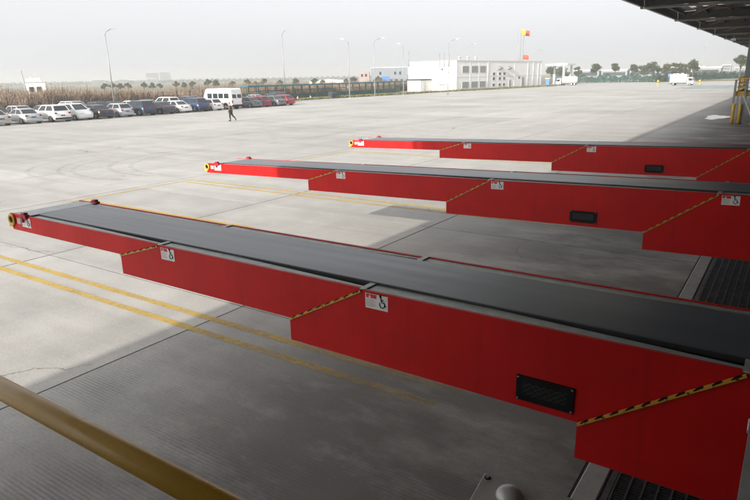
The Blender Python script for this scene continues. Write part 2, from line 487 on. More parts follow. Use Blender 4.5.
for k in range(NBAY):
    y = Y0 + BS * k
    # roof sheets with one skylight per bay
    xs0, xs1 = -7.0, -3.9
    sheet('roof_sheet', CX0 + .15, xs0, y, y + BS, M_ROOF)
    sheet('roof_sheet', xs1, 6, y, y + BS, M_ROOF)
    sheet('roof_sheet', xs0, xs1, y, y + 2.6, M_ROOF)
    sheet('roof_sheet', xs0, xs1, y + 9.3, y + BS, M_ROOF)
    sheet('skylight', xs0, xs1, y + 2.6, y + 9.3, M_SKYL)
    # main beam with lighter bottom flange
    m = MB()
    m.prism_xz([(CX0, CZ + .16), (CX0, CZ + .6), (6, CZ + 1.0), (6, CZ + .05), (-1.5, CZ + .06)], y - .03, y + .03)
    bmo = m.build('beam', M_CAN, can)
    f = MB(); f.add([(CX0 - .02, y - .18, CZ + .0), (CX0 - .02, y + .18, CZ + .0), (-1.5, y + .18, CZ - .04), (-1.5, y - .18, CZ - .04),
                     (CX0 - .02, y - .18, CZ + .10), (CX0 - .02, y + .18, CZ + .10), (-1.5, y + .18, CZ + .06), (-1.5, y - .18, CZ + .06)],
                    [(0, 1, 2, 3), (4, 7, 6, 5), (0, 3, 7, 4), (1, 5, 6, 2), (0, 4, 5, 1), (2, 6, 7, 3)])
    f.build('flange', simple('flange_paint', (.15, .15, .14), .55, .2, .2, 2), bmo)
    if k < NBAY - 1:
        b2 = MB(); b2.bar((CX0 + 1.0, y + .2, CZ + .42), (-3.4, y + BS - .2, CZ + .5), .08, .08)
        b2.build('brace', M_RUST, can)
        b3 = MB(); b3.bar((-3.4, y + .2, CZ + .40), (CX0 + 1.0, y + BS - .2, CZ + .36), .08, .08)
        b3.build('brace', M_RUST, can)
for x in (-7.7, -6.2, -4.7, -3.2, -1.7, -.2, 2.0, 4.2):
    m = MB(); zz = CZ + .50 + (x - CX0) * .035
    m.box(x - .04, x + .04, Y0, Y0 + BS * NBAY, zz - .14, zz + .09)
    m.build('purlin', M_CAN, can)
fs = MB(); fs.box(CX0 - .04, CX0 + .12, Y0, Y0 + BS * NBAY, CZ + .10, CZ + .72)
fs.build('gutter', simple('gutter_paint', (.16, .165, .16), .5, .1, .2, 1), can)
for (x, y, lb) in ((-6.9, 82.0, 'larger floodlight hanging below the canopy edge'), (-6.9, 120.0, 'smaller floodlight farther along the canopy edge')):
    fl = thing('flood_light', lb, 'flood light', (x, y, CZ + .4), 0, 'canopy floodlights')
    m = MB(); m.tube([(0, 0, 0), (0, 0, -.55)], .03, 6); m.build('stem', M_STEEL, fl)
    m = MB(); m.prism_xz([(-.2, -.55), (.2, -.55), (.28, -.78), (-.28, -.78)], -.16, .16); m.build('housing', M_GALV, fl)
for k in (11, 12, 13, 14):
    y = Y0 + BS * k
    m = MB(); m.box(-4.15, -3.75, y - .15, y - .12, 0, CZ - .03); m.box(-4.15, -3.75, y + .12, y + .15, 0, CZ - .03); m.box(-3.97, -3.93, y - .12, y + .12, 0, CZ - .03)
    m.build('column', simple('column_paint', (.20, .23, .25), .5, 0, .1, 1), can)

# ------------------------------------------------------------------ telescopic conveyors
CS = .943      # overall machine scale
STAGE_W = (.470, .492, .514, .536)      # half widths
STAGE_D = (.205, .408, .600, .845)      # side depths
def pictogram(parent, x, y, z, wd=.205, ht=.125):
    """safety sticker: red block with a triangle, text lines and a black figure sign"""
    s = MB(); s.box(x, x + wd, y - .002, y + .001, z - ht, z); st = s.build('sticker', M_WHITE, parent)
    a = MB(); yy = y - .0035
    a.box(x + .008, x + wd * .50, yy, y - .0025, z - .040, z - .008); a.build('red_block', M_REDS, st)
    a = MB(); a.add([(x + .030, yy - .001, z - .036), (x + .054, yy - .001, z - .036), (x + .042, yy - .001, z - .012)], [(0, 1, 2)]); a.build('warning_triangle', M_WHITE, st)
    a = MB()
    for k in range(5): a.box(x + .010, x + wd * (.46 if k % 2 else .40), yy, y - .0025, z - .056 - k * .013, z - .052 - k * .013)
    a.build('text_lines', M_GREYI, st)
    cx, cz = x + wd * .75, z - ht * .62
    a = MB()
    a.tube([(cx + .022 * math.cos(t), yy, cz + .026 * math.sin(t)) for t in [math.radians(150 + 24 * i) for i in range(12)]], .0042, 5)
    a.tube([(cx - .012, yy, cz + .058), (cx - .004, yy, cz + .018), (cx + .018, yy, cz + .016), (cx + .030, yy, cz - .012)], .0052, 5)
    a.tube([(cx - .008, yy, cz + .036), (cx + .014, yy, cz + .034)], .004, 5)
    a.tube([(cx - .014, yy, cz + .060), (cx - .014, yy, cz + .074)], .009, 6)
    a.build('figure_sign', M_INK, st)
def conveyor(label, tipx, yc, ztip, slope, offs, bright=0):
    """offs: distance tip -> lower front corner of stages 2, 3, 4"""
    L = offs[2] + 6.0
    a = math.atan(slope)
    root = thing('telescopic_conveyor', label, 'conveyor', ((tipx + L * math.cos(a)) * CS, yc * CS, 3.8 - (3.8 - ztip - L * math.sin(a)) * CS), 0, 'telescopic belt conveyors')
    root.scale = (CS, CS, CS)
    root.rotation_euler[1] = -a
    X = lambda s: s - L        # distance from tip -> local x
    starts = [0.0, offs[0], offs[1], offs[2]]
    runs = [0, .67, .77, .875]
    ends = [offs[0] + runs[1] - .031, offs[1] + runs[2] - .031, offs[2] + runs[3] - .031, L]
    for k in range(4):
        wv, dp = STAGE_W[k], STAGE_D[k]
        s0, s1 = starts[k], ends[k]
        sg = bpy.data.objects.new('stage', None); COL.objects.link(sg); sg.parent = root; sg.empty_display_size = .1
        if k == 0: poly = [(X(0.02), 0), (X(0), -.03), (X(0), -.13), (X(.05), -dp), (X(s1), -dp), (X(s1), 0)]
        else: poly = [(X(s0 + runs[k]), 0), (X(s0), -STAGE_D[k - 1]), (X(s0), -dp), (X(s1), -dp), (X(s1), 0)]
        for sgn in (-1, 1):
            m = MB()
            ya, yb = sorted((sgn * wv, sgn * (wv - .009)))
            m.prism_xz(poly, ya, yb)
            # folded lip along the top edge
            xs = X(s0 + runs[k] + .004) if k else X(.03)
            ya2, yb2 = sorted((sgn * (wv + .003), sgn * (wv - .022)))
            m.box(xs, X(s1) - .003, ya2, yb2, -.016, .002)
            m.build('side_panel', M_RED, sg)
            # galvanised rail between side panel and belt
            # (narrows towards the next stage, where a dark slot opens beside the belt)
            m = MB(); yo = sgn * (wv - .024); yi = sgn * .354; ye = sgn * (.354 + .62 * (wv - .024 - .354)) if k < 3 else yi
            xm = X(s1 - 1.5)
            P = [(xs, yo), (X(s1), yo), (X(s1), ye), (xm, yi), (xs, yi)]
            m.add([(x, y, -.006) for x, y in P] + [(x, y, -.022) for x, y in P], [(0, 1, 2, 3, 4), (9, 8, 7, 6, 5)] + [(i, (i + 1) % 5, (i + 1) % 5 + 5, i + 5) for i in range(5)])
            m.build('rail', M_GALV, sg)
        # cross pan under the belt
        m = MB(); m.box(X(s0 + (runs[k] if k else .1)) + .02, X(s1) - .02, -(wv - .012), wv - .012, -dp + .03 + .004 * k, -dp + .045 + .004 * k)
        m.build('bottom_pan', M_DARK, sg)
        # dark bed below the belt
        m = MB(); m.box(xs + .01 if k else X(.5), X(s1) - .01, -(wv - .026), wv - .026, -.075, -.030); m.build('belt_bed', M_BLACK, sg)
        if k:
            m = MB(); xx = X(s0 + runs[k])
            for sgn in (-1, 1):
                ya, yb = sorted((sgn * (wv - .01), sgn * .353))
                m = MB(); m.box(xx - .03, xx + .022, ya, yb, -.004, .005); m.build('end_plate', M_GALV, sg)
            # yellow guard strip on the slanted cut with bolts
            for sgn in (-1, 1):
                y = sgn * (wv + .006)
                p0 = Vector((X(s0) + .004, y, -STAGE_D[k - 1] + .002)); p1 = Vector((X(s0 + runs[k]) - .01, y, -.012))
                m = MB(); m.bar(p0, p1, .014, .019)
                gs = m.build('guard_strip', M_YSTEEL, sg)
                nst = 4 + 2 * k; dv = (p1 - p0); nv = Vector((-dv.z, 0, dv.x)).normalized()
                for q in range(nst):          # black hazard flashes on the upper half of the strip
                    a0 = p0.lerp(p1, (q + .25) / nst) + nv * .004; a1 = p0.lerp(p1, (q + .80) / nst) + nv * .0085
                    m = MB(); m.bar(a0, a1, .0165, .009); m.build('hazard_flash', M_BLACK, gs)
                nb = 5 + k
                for q in range(nb):
                    pp = p0.lerp(p1, .05 + .9 * q / (nb - 1)); yb = y + sgn * .008
                    m = MB(); m.tube([(pp.x, yb, pp.z), (pp.x, yb + sgn * .006, pp.z)], .006, 6); m.build('bolt', M_DARK if q % 2 else M_GALV, gs)
            pictogram(sg, X(s0 + runs[k]) + .03, -wv - .001, -.012)
        else:
            # nose: galvanised cover, brackets, yellow roller end, stickers
            m = MB(); m.prism_xz([(X(.02), -.05), (X(.05), -.008), (X(.46), .006), (X(.46), -.02), (X(.05), -.06)], -wv + .02, wv - .02); m.build('nose_plate', M_GALV, sg)
            m = MB(); m.box(X(.455), X(.495), -.44, .44, -.004, .0075); m.build('belt_edge_strip', M_BLACK, sg)
            m = MB(); m.box(X(-.004), X(.02), -wv + .01, wv - .01, -.14, -.045); m.build('nose_bumper', M_BLACK, sg)
            for sgn in (-1, 1):
                y = sgn * wv
                m = MB(); m.box(X(.33), X(.47), y - .035, y + .02, -.03, .022); m.box(X(.36), X(.43), y - .03, y + .022, .022, .045)
                m.tube([(X(.39), y + .028 * sgn, .0), (X(.39), y + .028 * sgn, -.075)], .016, 8)
                m.build('sensor_bracket', simple('bracket_red', (.35, .008, .02), .4), sg)
                r = [(X(.075) + .060 * math.cos(t), y + sgn * .014, -.075 + .060 * math.sin(t)) for t in [2 * math.pi * i / 20 for i in range(21)]]
                m = MB(); m.tube(r, .017, 8, cap=False); rg = m.build('roller_ring', M_YSTEEL, sg)
                m = MB(); m.tube([(X(.075), y + sgn * .001, -.075), (X(.075), y + sgn * .012, -.075)], .05, 16); m.build('roller_core', M_BLACK, rg)
                m = MB(); m.box(X(-.012), X(.075), y - .012, y + .012, -.175, -.135); m.build('corner_guard', M_YSTEEL, sg)
            m = MB(); m.box(X(.18), X(.27), -wv - .003, -wv, -.12, -.045); m.build('type_plate', M_GALV, sg)
            pictogram(sg, X(.30), -wv - .001, -.018)
        if k == 2:
            for sgn in (-1, 1):
                y = sgn * wv
                x0 = X(offs[2] - .42 if bright == 0 else offs[2] - 1.03); x1 = x0 + .385; z0, z1 = -.545, -.365
                if bright: z0, z1 = -.545, -.375
                ya, yb = sorted((y, y + sgn * .012))
                m = MB(); m.box(x0, x1, ya, yb, z0, z1); vp = m.build('vent_panel', M_BLACK, sg)
                for r_ in range(5):
                    z = z0 + .055 + r_ * .018
                    m = MB()
                    for q in range(12):
                        xa = x0 + .045 + q * .0245; u = .006 if (q + r_) % 2 else -.006
                        m.bar((xa, y + sgn * .014, z - u), (xa + .0245, y + sgn * .014, z + u), .004, .004)
                    m.build('grille_bar', simple('grille_metal', (.11, .11, .11), .4, .6), vp)
                for (bx, bz) in ((x0 + .012, z0 + .012), (x1 - .012, z0 + .012), (x0 + .012, z1 - .012), (x1 - .012, z1 - .012)):
                    m = MB(); m.tube([(bx, y + sgn * .012, bz), (bx, y + sgn * .018, bz)], .006, 6); m.build('bolt', M_GALV, vp)
    # one endless belt over all stages, with a slightly worn sag
    m = MB(); vs = []; fs = []; nn = 40
    for i in range(nn + 1):
        x = X(.50) + (X(L - .05) - X(.50)) * i / nn
        for (y, dz) in ((-.350, 0), (-.343, .006), (0, .0075 + .0015 * math.sin(i * .9)), (.343, .006), (.350, 0)): vs.append((x, y, .006 + dz))
    for i in range(nn):
        for q in range(4): fs.append((i * 5 + q, i * 5 + q + 1, i * 5 + q + 6, i * 5 + q + 5))
    m.add(vs, fs, 0, False); bo = m.build('belt', M_BELT, root, recalc=False)
    m = MB(); m.box(X(.51), X(L - .06), -.349, .349, -.029, .0055); m.build('slider_bed', M_DARK, bo)
    # support columns on the dock floor
    for s in (offs[2] + 3.0, offs[2] + 5.6):
        for sgn in (-1, 1):
            zt = ztip + s * slope
            m = MB(); zb = -(zt - 1.2) + .01
            m.box(X(s) - .05, X(s) + .05, sgn * .45 - .05, sgn * .45 + .05, zb, -STAGE_D[3] - .0)
            m.box(X(s) - .11, X(s) + .11, sgn * .45 - .1, sgn * .45 + .1, zb - .012, zb + .012)
            m.build('leg', M_DARK, root)
    return root
HW = .47
conveyor('nearest red telescopic conveyor, its black vent panel large at lower right', -8.09, 3.615 + HW, 2.228, 0.0, (2.35, 4.75, 7.205))
conveyor('middle red telescopic conveyor between the nearest and the farthest one', -10.57, 8.91 + HW, 2.05, 0.0216, (2.95, 5.95, 9.035), 1)
conveyor('farthest red telescopic conveyor with its tip nearest the car park', -10.57, 14.25 + HW, 2.05, 0.0216, (2.95, 5.95, 9.035), 1)

# ------------------------------------------------------------------ camera-side platform with the ochre hand rail
pf = thing('stair_platform', 'raised steel platform with ochre hand rail at lower left', 'platform', (0, 0, 0))
m = MB(); m.box(-2.9, .84, -2.2, .52, 2.04, 2.1); m.build('deck', M_STEEL, pf)
m = MB(); m.tube([(-2.9, .5, 3.187), (.84, .5, 3.187)], .0218, 24); m.build('hand_rail', M_YTUBE, pf)
m = MB(); m.tube([(-2.9, .5, 2.65), (.84, .5, 2.65)], .022, 12); m.build('mid_rail', M_YTUBE, pf)
m = MB(); m.tube([(-2.87, -2.2, 3.187), (-2.87, .467, 3.187)], .033, 16); m.build('hand_rail', M_YTUBE, pf)
for x, y in ((-2.87, .5), (.8, .5), (-2.87, -2.17)):
    m = MB(); m.tube([(x, y, 2.1), (x, y, 3.16)], .028, 12); m.build('post', M_YTUBE, pf)
for x, y in ((-2.8, .4), (-2.8, -2.1), (.75, .4), (.75, -2.1)):
    m = MB(); m.box(x - .05, x + .05, y - .05, y + .05, -.016, 2.04); m.build('leg', M_STEEL, pf)

# grey pedestal with bolted cover plate and dome
pe = thing('pedestal', 'grey steel pedestal with bolted cover plate and dome cap', 'pedestal', (-1.38, 3.26, 0), math.radians(6))
m = MB(); m.box(.03, .72, -.50, -.03, 0, 1.237); m.build('housing', M_DARK, pe)
m = MB(); m.bevbox(0, .75, -.53, 0, 1.237, 1.25, .004); m.build('cover_plate', simple('plate_grey', (.52, .52, .49), .5, .3, .15, 9, .2), pe)
for bx, by in ((.035, -.045), (.715, -.045), (.035, -.485), (.715, -.485)):
    m = MB(); m.tube([(bx, by, 1.25), (bx, by, 1.253)], .022, 14); wsh = m.build('washer', M_BLACK, pe)
    m = MB(); m.tube([(bx, by, 1.253), (bx, by, 1.262)], .011, 6); m.build('bolt', M_STEEL, wsh)
m = MB(); prof = [(math.cos(t) * .085, math.sin(t) * .06) for t in [math.radians(9 * i) for i in range(11)]]
vs = []; fc = []
for r_, z in prof:
    for q in range(20): vs.append((.21 + r_ * math.cos(q * math.pi / 10), -.155 + r_ * math.sin(q * math.pi / 10), 1.25 + z))
for i in range(10):
    for q in range(20): fc.append((i * 20 + q, i * 20 + (q + 1) % 20, (i + 1) * 20 + (q + 1) % 20, (i + 1) * 20 + q))
m.add(vs, fc, 0, True); m.build('dome', simple('dome_grey', (.60, .61, .60), .35, .2, .1, 8), pe)

# grey guard post beside the nearest conveyor base
gp_ = thing('guard_post', 'grey steel guard post at the right edge beside nearest conveyor', 'post', (.075, 2.9, 0))
m = MB(); m.box(-.05, .05, -.05, .05, -.016, 2.26); m.build('post_tube', M_GALV, gp_)
m = MB(); m.bevbox(-.058, .058, -.058, .058, 2.26, 2.275, .004); m.build('cap', M_GALV, gp_)
m = MB(); m.box(-.11, .11, -.11, .11, -.016, .024); m.build('foot_plate', M_GALV, gp_)

# ------------------------------------------------------------------ far platform with yellow rails
fp = thing('stair_platform', 'far raised platform with yellow railings and grey posts under canopy', 'platform', (2.0, 4.9, 0))
m = MB(); m.box(-5.7, -1.2, 47.6, 56, 2.0, 2.12); m.build('deck', M_DARK, fp)
m = MB(); m.box(-5.72, -1.2, 47.52, 47.6, 1.92, 2.28); m.box(-5.8, -5.72, 47.52, 56, 1.92, 2.28); m.build('kick_plate', M_YSTEEL, fp)
for z, r in ((3.2, .045), (2.85, .03), (2.55, .03)):
    m = MB(); m.tube([(-5.7, 47.55, z), (-1.2, 47.55, z)], r, 8); m.tube([(-5.72, 47.55, z), (-5.72, 56, z)], r, 8); m.build('rail', M_YSTEEL, fp)
for i in range(5):
    m = MB(); m.box(-5.7 + i * 1.05, -5.62 + i * 1.05, 47.5, 47.58, 2.12, 3.22); m.build('rail_post', M_YSTEEL, fp)
for i in range(1, 6):
    m = MB(); m.box(-5.76, -5.68, 47.5 + i * 1.7, 47.58 + i * 1.7, 2.12, 3.22); m.build('rail_post', M_YSTEEL, fp)
for x, y, h in ((-5.85, 47.3, 3.1), (-5.2, 47.3, 3.1), (-5.9, 51.5, 3.0), (-5.9, 55.8, 3.0)):
    m = MB(); m.box(x - .07, x + .07, y - .07, y + .07, -.016, h); m.build('leg', M_STEEL, fp)
m = MB(); m.bar((-5.3, 47.25, 2.0), (-4.5, 47.25, .3), .12, .1); m.build('brace', M_GALV, fp)
stg = MB(); stg.prism_xz([(-4.7, 0.0), (-4.3, 0.0), (-1.9, 2.0), (-1.9, 2.4)], 46.5, 46.56); stg.build('stringer', M_YSTEEL, fp)
stg = MB(); stg.prism_xz([(-4.7, 0.0), (-4.3, 0.0), (-1.9, 2.0), (-1.9, 2.4)], 47.4, 47.46); stg.build('stringer', M_YSTEEL, fp)
for i in range(8):
    m = MB(); x = -4.35 + i * .3; z = .22 + i * .25; m.box(x, x + .27, 46.56, 47.4, z - .03, z); m.build('tread', M_DARK, fp)
m = MB(); m.tube([(-4.4, 46.5, 1.15), (-1.9, 46.5, 3.2)], .04, 8); m.build('stair_rail', M_YSTEEL, fp)
for bx, by, lb in ((-3.75, 51.6, 'outer yellow bollard in front of the far platform'), (-3.35, 51.8, 'inner yellow bollard next to the far platform stair')):
    bl = thing('bollard', lb, 'bollard', (bx, by, 0), 0, 'bollards at far platform')
    m = MB(); m.tube([(0, 0, -.016), (0, 0, 1.38), (0, 0, 1.44)], [.11, .11, .07], 14); m.build('tube', M_YSTEEL, bl)
    m = MB(); m.tube([(0, 0, -.016), (0, 0, .03)], .17, 14); m.build('foot_plate', M_DARK, bl)

# ------------------------------------------------------------------ parked cars
def lerp3(a, b, t): return tuple(a[i] + (b[i] - a[i]) * t for i in range(3))
def pane(q, u0, u1, v0, v1, off):
    """sub-quad of q (bl, br, tr, tl) pushed out along its normal"""
    bl, br, tr, tl = q
    def pt(u, v): return Vector(lerp3(lerp3(bl, br, u), lerp3(tl, tr, u), v))
    n = (Vector(br) - Vector(bl)).cross(Vector(tl) - Vector(bl)).normalized()
    return [pt(u0, v0) + n * off, pt(u1, v0) + n * off, pt(u1, v1) + n * off, pt(u0, v1) + n * off]
CAR = {  # length, width, height, belt height, cabin x: windscreen base, roof front, roof rear, rear glass base (from rear, forward +)
    'sedan': dict(L=4.55, W=1.76, H=1.46, hood=.86, belt=.93, deck=1.0, cab=(3.42, 2.55, 1.25, .50), zb=.2),
    'hatch': dict(L=4.05, W=1.72, H=1.50, hood=.90, belt=.96, deck=1.0, cab=(3.08, 2.30, .62, .12), zb=.2),
    'suv': dict(L=4.50, W=1.84, H=1.70, hood=1.02, belt=1.08, deck=1.1, cab=(3.40, 2.65, .55, .10), zb=.26),
    'minivan': dict(L=4.45, W=1.80, H=1.72, hood=.98, belt=1.02, deck=1.05, cab=(3.75, 2.75, .45, .08), zb=.2),
}
M_CARB = {}
def car_paint(name, c):
    if name not in M_CARB:
        b = NB('car_paint_' + name); p = b.objc()
        b.col(b.ramp(b.noise(p, 2.5, 4), [(0.3, tuple(x * .9 for x in c)), (0.7, c)]))
        b.b.inputs['Roughness'].default_value = .28; b.b.inputs['Coat Weight'].default_value = .5
        M_CARB[name] = b.m
    return M_CARB[name]
def make_car(kind, paint):
    s = CAR[kind]; L, Wd, H = s['L'], s['W'] / 2, s['H']
    root = bpy.data.objects.new('parked_car', None); COL.objects.link(root); root.empty_display_size = .3
    # lower body loft; x = 0 at the middle, forward +x
    st = [(0, .30, .62, .86), (.06, .22, s['deck'] - .08, .95), (.35, s['zb'], s['deck'], .99), (s['cab'][3] + .3, s['zb'], s['belt'], 1.0),
          (L * .55, s['zb'], s['belt'], 1.0), (s['cab'][0], s['zb'], s['belt'], .99), (L - .45, s['zb'], s['hood'] - .06, .97), (L - .10, .22, s['hood'] - .18, .90), (L, .32, .62, .78)]
    m = MB(); vs = []; n = 10
    for (x, zb, zt, f) in st:
        w_ = Wd * f; zm = zb + (zt - zb) * .55
        prof = [(-w_ * .9, zb), (-w_ * .98, zb + .12), (-w_, zm), (-w_ * .97, zt - .06), (-w_ * .88, zt), (w_ * .88, zt), (w_ * .97, zt - .06), (w_, zm), (w_ * .98, zb + .12), (w_ * .9, zb)]
        vs += [(x - L / 2, y, z) for y, z in prof]
    fs = []
    for i in range(len(st) - 1):
        for k in range(n): k2 = (k + 1) % n; fs.append((i * n + k, (i + 1) * n + k, (i + 1) * n + k2, i * n + k2))
    fs.append(tuple(range(n))); fs.append(tuple((len(st) - 1) * n + k for k in range(n - 1, -1, -1)))
    m.add(vs, fs, 0, True)
    # cabin
    c = [x - L / 2 for x in s['cab']]; zb = s['belt'] - .03; zt = H; wb, wt = Wd * .93, Wd * .74
    B = [(c[0], wb, zb), (c[3], wb, zb), (c[3], -wb, zb), (c[0], -wb, zb)]
    T = [(c[1], wt, zt - .05), (c[2], wt, zt - .06), (c[2], -wt, zt - .06), (c[1], -wt, zt - .05)]
    R = [(c[1] - .12, wt * .85, zt), (c[2] + .15, wt * .85, zt - .01), (c[2] + .15, -wt * .85, zt - .01), (c[1] - .12, -wt * .85, zt)]
    vs = B + T + R; fs = []
    for k in (0, 4):
        for j in range(4): fs.append((k + j, k + (j + 1) % 4, k + 4 + (j + 1) % 4, k + 4 + j))
    fs.append((8, 9, 10, 11)); m.add(vs, fs, 0, False)
    body = m.build('body', paint, root)
    quads = [(B[0], B[1], T[1], T[0]), (B[1], B[2], T[2], T[1]), (B[2], B[3], T[3], T[2]), (B[3], B[0], T[0], T[3])]
    for i, q in enumerate(quads):
        ctr = sum((Vector(p) for p in q), Vector()) / 4; nn = (Vector(q[1]) - Vector(q[0])).cross(Vector(q[3]) - Vector(q[0]))
        out = ctr - Vector(((c[1] + c[2]) / 2, 0, .8))
        if nn.dot(out) < 0: q = (q[1], q[0], q[3], q[2])
        spans = ((.05, .46), (.51, .95)) if i in (0, 2) else ((.07, .93),)
        for (a, b_) in spans:
            p = pane(q, a, b_, .12, .93, .006)
            w_ = MB(); w_.add(p, [(0, 1, 2, 3)]); w_.build('window', M_GLASS, root, recalc=False)
    # lamps, plate, bumpers
    for sg in (-1, 1):
        m = MB(); y0, y1 = sorted((sg * Wd * .90, sg * Wd * .66)); z = s['deck'] - .26
        m.box(-L / 2 - .012, -L / 2 + .16, y0, y1, z, z + .14); m.build('tail_light', M_TAIL, root)
        m = MB(); y0, y1 = sorted((sg * Wd * .84, sg * Wd * .48)); z = s['hood'] - .36
        m.box(L / 2 - .16, L / 2 - .0, y0, y1, z, z + .15); m.build('head_light', M_HEAD, root)
        m = MB(); y0, y1 = sorted((sg * Wd * 1.0, sg * (Wd + .16))); m.box(c[0] - .35, c[0] - .2, y0, y1, s['belt'] + .02, s['belt'] + .16); m.build('mirror', paint, root)
    m = MB(); m.box(-L / 2 - .02, -L / 2 + .05, -.22, .22, .62, .73); m.build('number_plate', M_PLATE, root)
    m = MB(); m.bevbox(-L / 2 - .06, -L / 2 + .25, -Wd * .9, Wd * .9, .28, .46, .03); m.build('bumper', M_TYRE if kind == 'suv' else paint, root)
    # wheels with dark arches
    for x in (-L / 2 + .78, L / 2 - .82):
        for sg in (-1, 1):
            y = sg * (Wd - .10); R0 = .31 if kind != 'suv' else .35
            m = MB(); m.tube([(x, y - sg * .12, R0), (x, sg * (Wd + .004), R0 + .02)], R0 + .06, 18); m.build('wheel_arch', M_BLACK, root)
            m = MB(); m.tube([(x, y - sg * .10, R0), (x, y + sg * .09, R0), (x, y + sg * .115, R0)], [R0, R0, R0 - .03], 18); wh = m.build('wheel', M_TYRE, root)
            m = MB(); m.tube([(x, y + sg * .10, R0), (x, y + sg * .122, R0)], R0 * .66, 12); m.build('rim', M_RIM, wh)
    return root
PAINTS = {'silver': (.42, .43, .44), 'white': (.80, .80, .79), 'black': (.012, .013, .016), 'navy': (.014, .028, .062), 'blue': (.016, .045, .115),
          'red': (.42, .012, .03), 'crimson': (.25, .01, .03), 'grey': (.13, .14, .15), 'champagne': (.42, .40, .36), 'dark': (.03, .035, .045), 'maroon': (.13, .015, .02)}
protos = {}
def place_car(kind, paint, x, y, rot, label, group):
    pm_ = car_paint(paint, PAINTS[paint])
    if kind not in protos:
        o = make_car(kind, pm_); protos[kind] = (o, pm_)
    else:
        src, sm = protos[kind]; o = copy_tree(src)
        for ch in o.children:
            for sl_ in ch.material_slots:
                if sl_.material == sm and sm != pm_: sl_.link = 'OBJECT'; sl_.material = pm_
    o.location = (x, y, -.014); o.rotation_euler[2] = rot
    tag(o, label, 'car', group)
P180 = math.pi
FR = 'cars parked in the front row'
front = [
 ('sedan', 'champagne', 28.5, 0, 'pale silver car cut off by the left edge, front row'),
 ('sedan', 'silver', 31.47, 0, 'silver sedan showing its boot, beside the cut-off car at left'),
 ('suv', 'white', 34.2, 0, 'white hatchback-like car with dark rear glass, third in front row'),
 ('minivan', 'white', 36.8, P180, 'white minivan parked nose towards the yard'),
 ('sedan', 'black', 39.1, 0, 'black sedan just right of the nose-out white minivan'),
 ('hatch', 'silver', 41.8, 0, 'silver hatchback between black sedan and navy car'),
 ('suv', 'navy', 44.5, 0, 'navy car right of the silver hatchback'),
 ('sedan', 'dark', 47.3, 0, 'near-black sedan left of the white sedan mid-row'),
 ('sedan', 'white', 49.8, 0, 'white sedan between the near-black sedan and blue car'),
 ('suv', 'blue', 52.5, 0, 'bright blue tall car two places left of the minibus'),
 ('hatch', 'white', 54.9, 0, 'white hatchback directly left of the minibus'),
 ('sedan', 'grey', 62.0, 0, 'grey car directly right of the minibus'),
 ('hatch', 'crimson', 64.0, 0, 'dark red hatchback right of the minibus and grey car'),
 ('sedan', 'grey', 66.7, 0, 'grey sedan between the two red cars'),
 ('hatch', 'red', 69.0, 0, 'bright red hatchback at the right end of the front row')]
for (k, p, y, r, lb) in front:
    place_car(k, p, -63.6 + random.uniform(-.3, .3), y, P180 - r + random.uniform(-.03, .03), lb, FR)
back = [('sedan', 'dark', 32.5, 'dark car at left end of the back row'), ('sedan', 'grey', 37.6, 'grey car in back row behind the silver sedan'), ('minivan', 'silver', 41.3, 'silver roof in back row behind third white car'),
        ('hatch', 'navy', 44.5, 'navy car in back row behind the nose-out minivan'), ('sedan', 'white', 48.8, 'white car in back row behind the black sedan'), ('sedan', 'champagne', 51.6, 'pale car in back row behind the silver hatchback'),
        ('minivan', 'white', 54.3, 'white minivan in back row behind the navy car'), ('suv', 'dark', 57.6, 'dark tall car in back row behind near-black sedan'), ('sedan', 'maroon', 60.4, 'maroon car in back row behind the white sedan'),
        ('minivan', 'grey', 63.2, 'grey minivan in back row behind the bright blue car'), ('hatch', 'silver', 35.05, 'silver hatchback in back row behind the first white car'), ('sedan', 'black', 46.7, 'black car in back row behind nose-out minivan and black sedan'), ('sedan', 'silver', 71.6, 'silver car in back row behind the grey car by the minibus'), ('hatch', 'dark', 74.3, 'dark hatchback in back row near the shelter end'),
        ('suv', 'navy', 77, 'navy tall car in back row behind the dark red hatchback')]
for (k, p, y, lb) in back:
    place_car(k, p, -71.2, y, random.choice((0, P180)) + random.uniform(-.03, .03), lb, 'cars parked in the back row')

# minibus
vb = thing('minibus', 'white minibus with dark windows rising above the parked cars', 'minibus', (-64.2, 58.1, -.014), math.pi)
VL, VW, VH = 5.7, .98, 2.72
prof = [(-VL / 2, .42), (-VL / 2 - .03, 1.0), (-VL / 2 + .12, VH - .18), (-VL / 2 + .35, VH), (VL / 2 - 1.1, VH - .02), (VL / 2 - .75, VH - .14), (VL / 2 - .25, 1.55), (VL / 2 - .02, 1.1), (VL / 2, .5), (VL / 2 - .1, .36)]
m = MB(); n = len(prof); vs = []
for (yy, zz) in ((-VW * .80, 1), (-VW, 0), (VW, 0), (VW * .80, 1)):
    for (x, z) in prof:
        vs.append((x, yy if z > 2.3 else (yy / abs(yy)) * VW, z) if zz else (x, yy, z - (.18 if z > 2.3 else 0)))
m.prism_xz(prof, -VW, VW); bd = m.build('body', car_paint('white', PAINTS['white']), vb)
bev = bd.modifiers.new('round', 'BEVEL'); bev.width = .14; bev.segments = 3; bev.limit_method = 'ANGLE'; bev.angle_limit = math.radians(50)
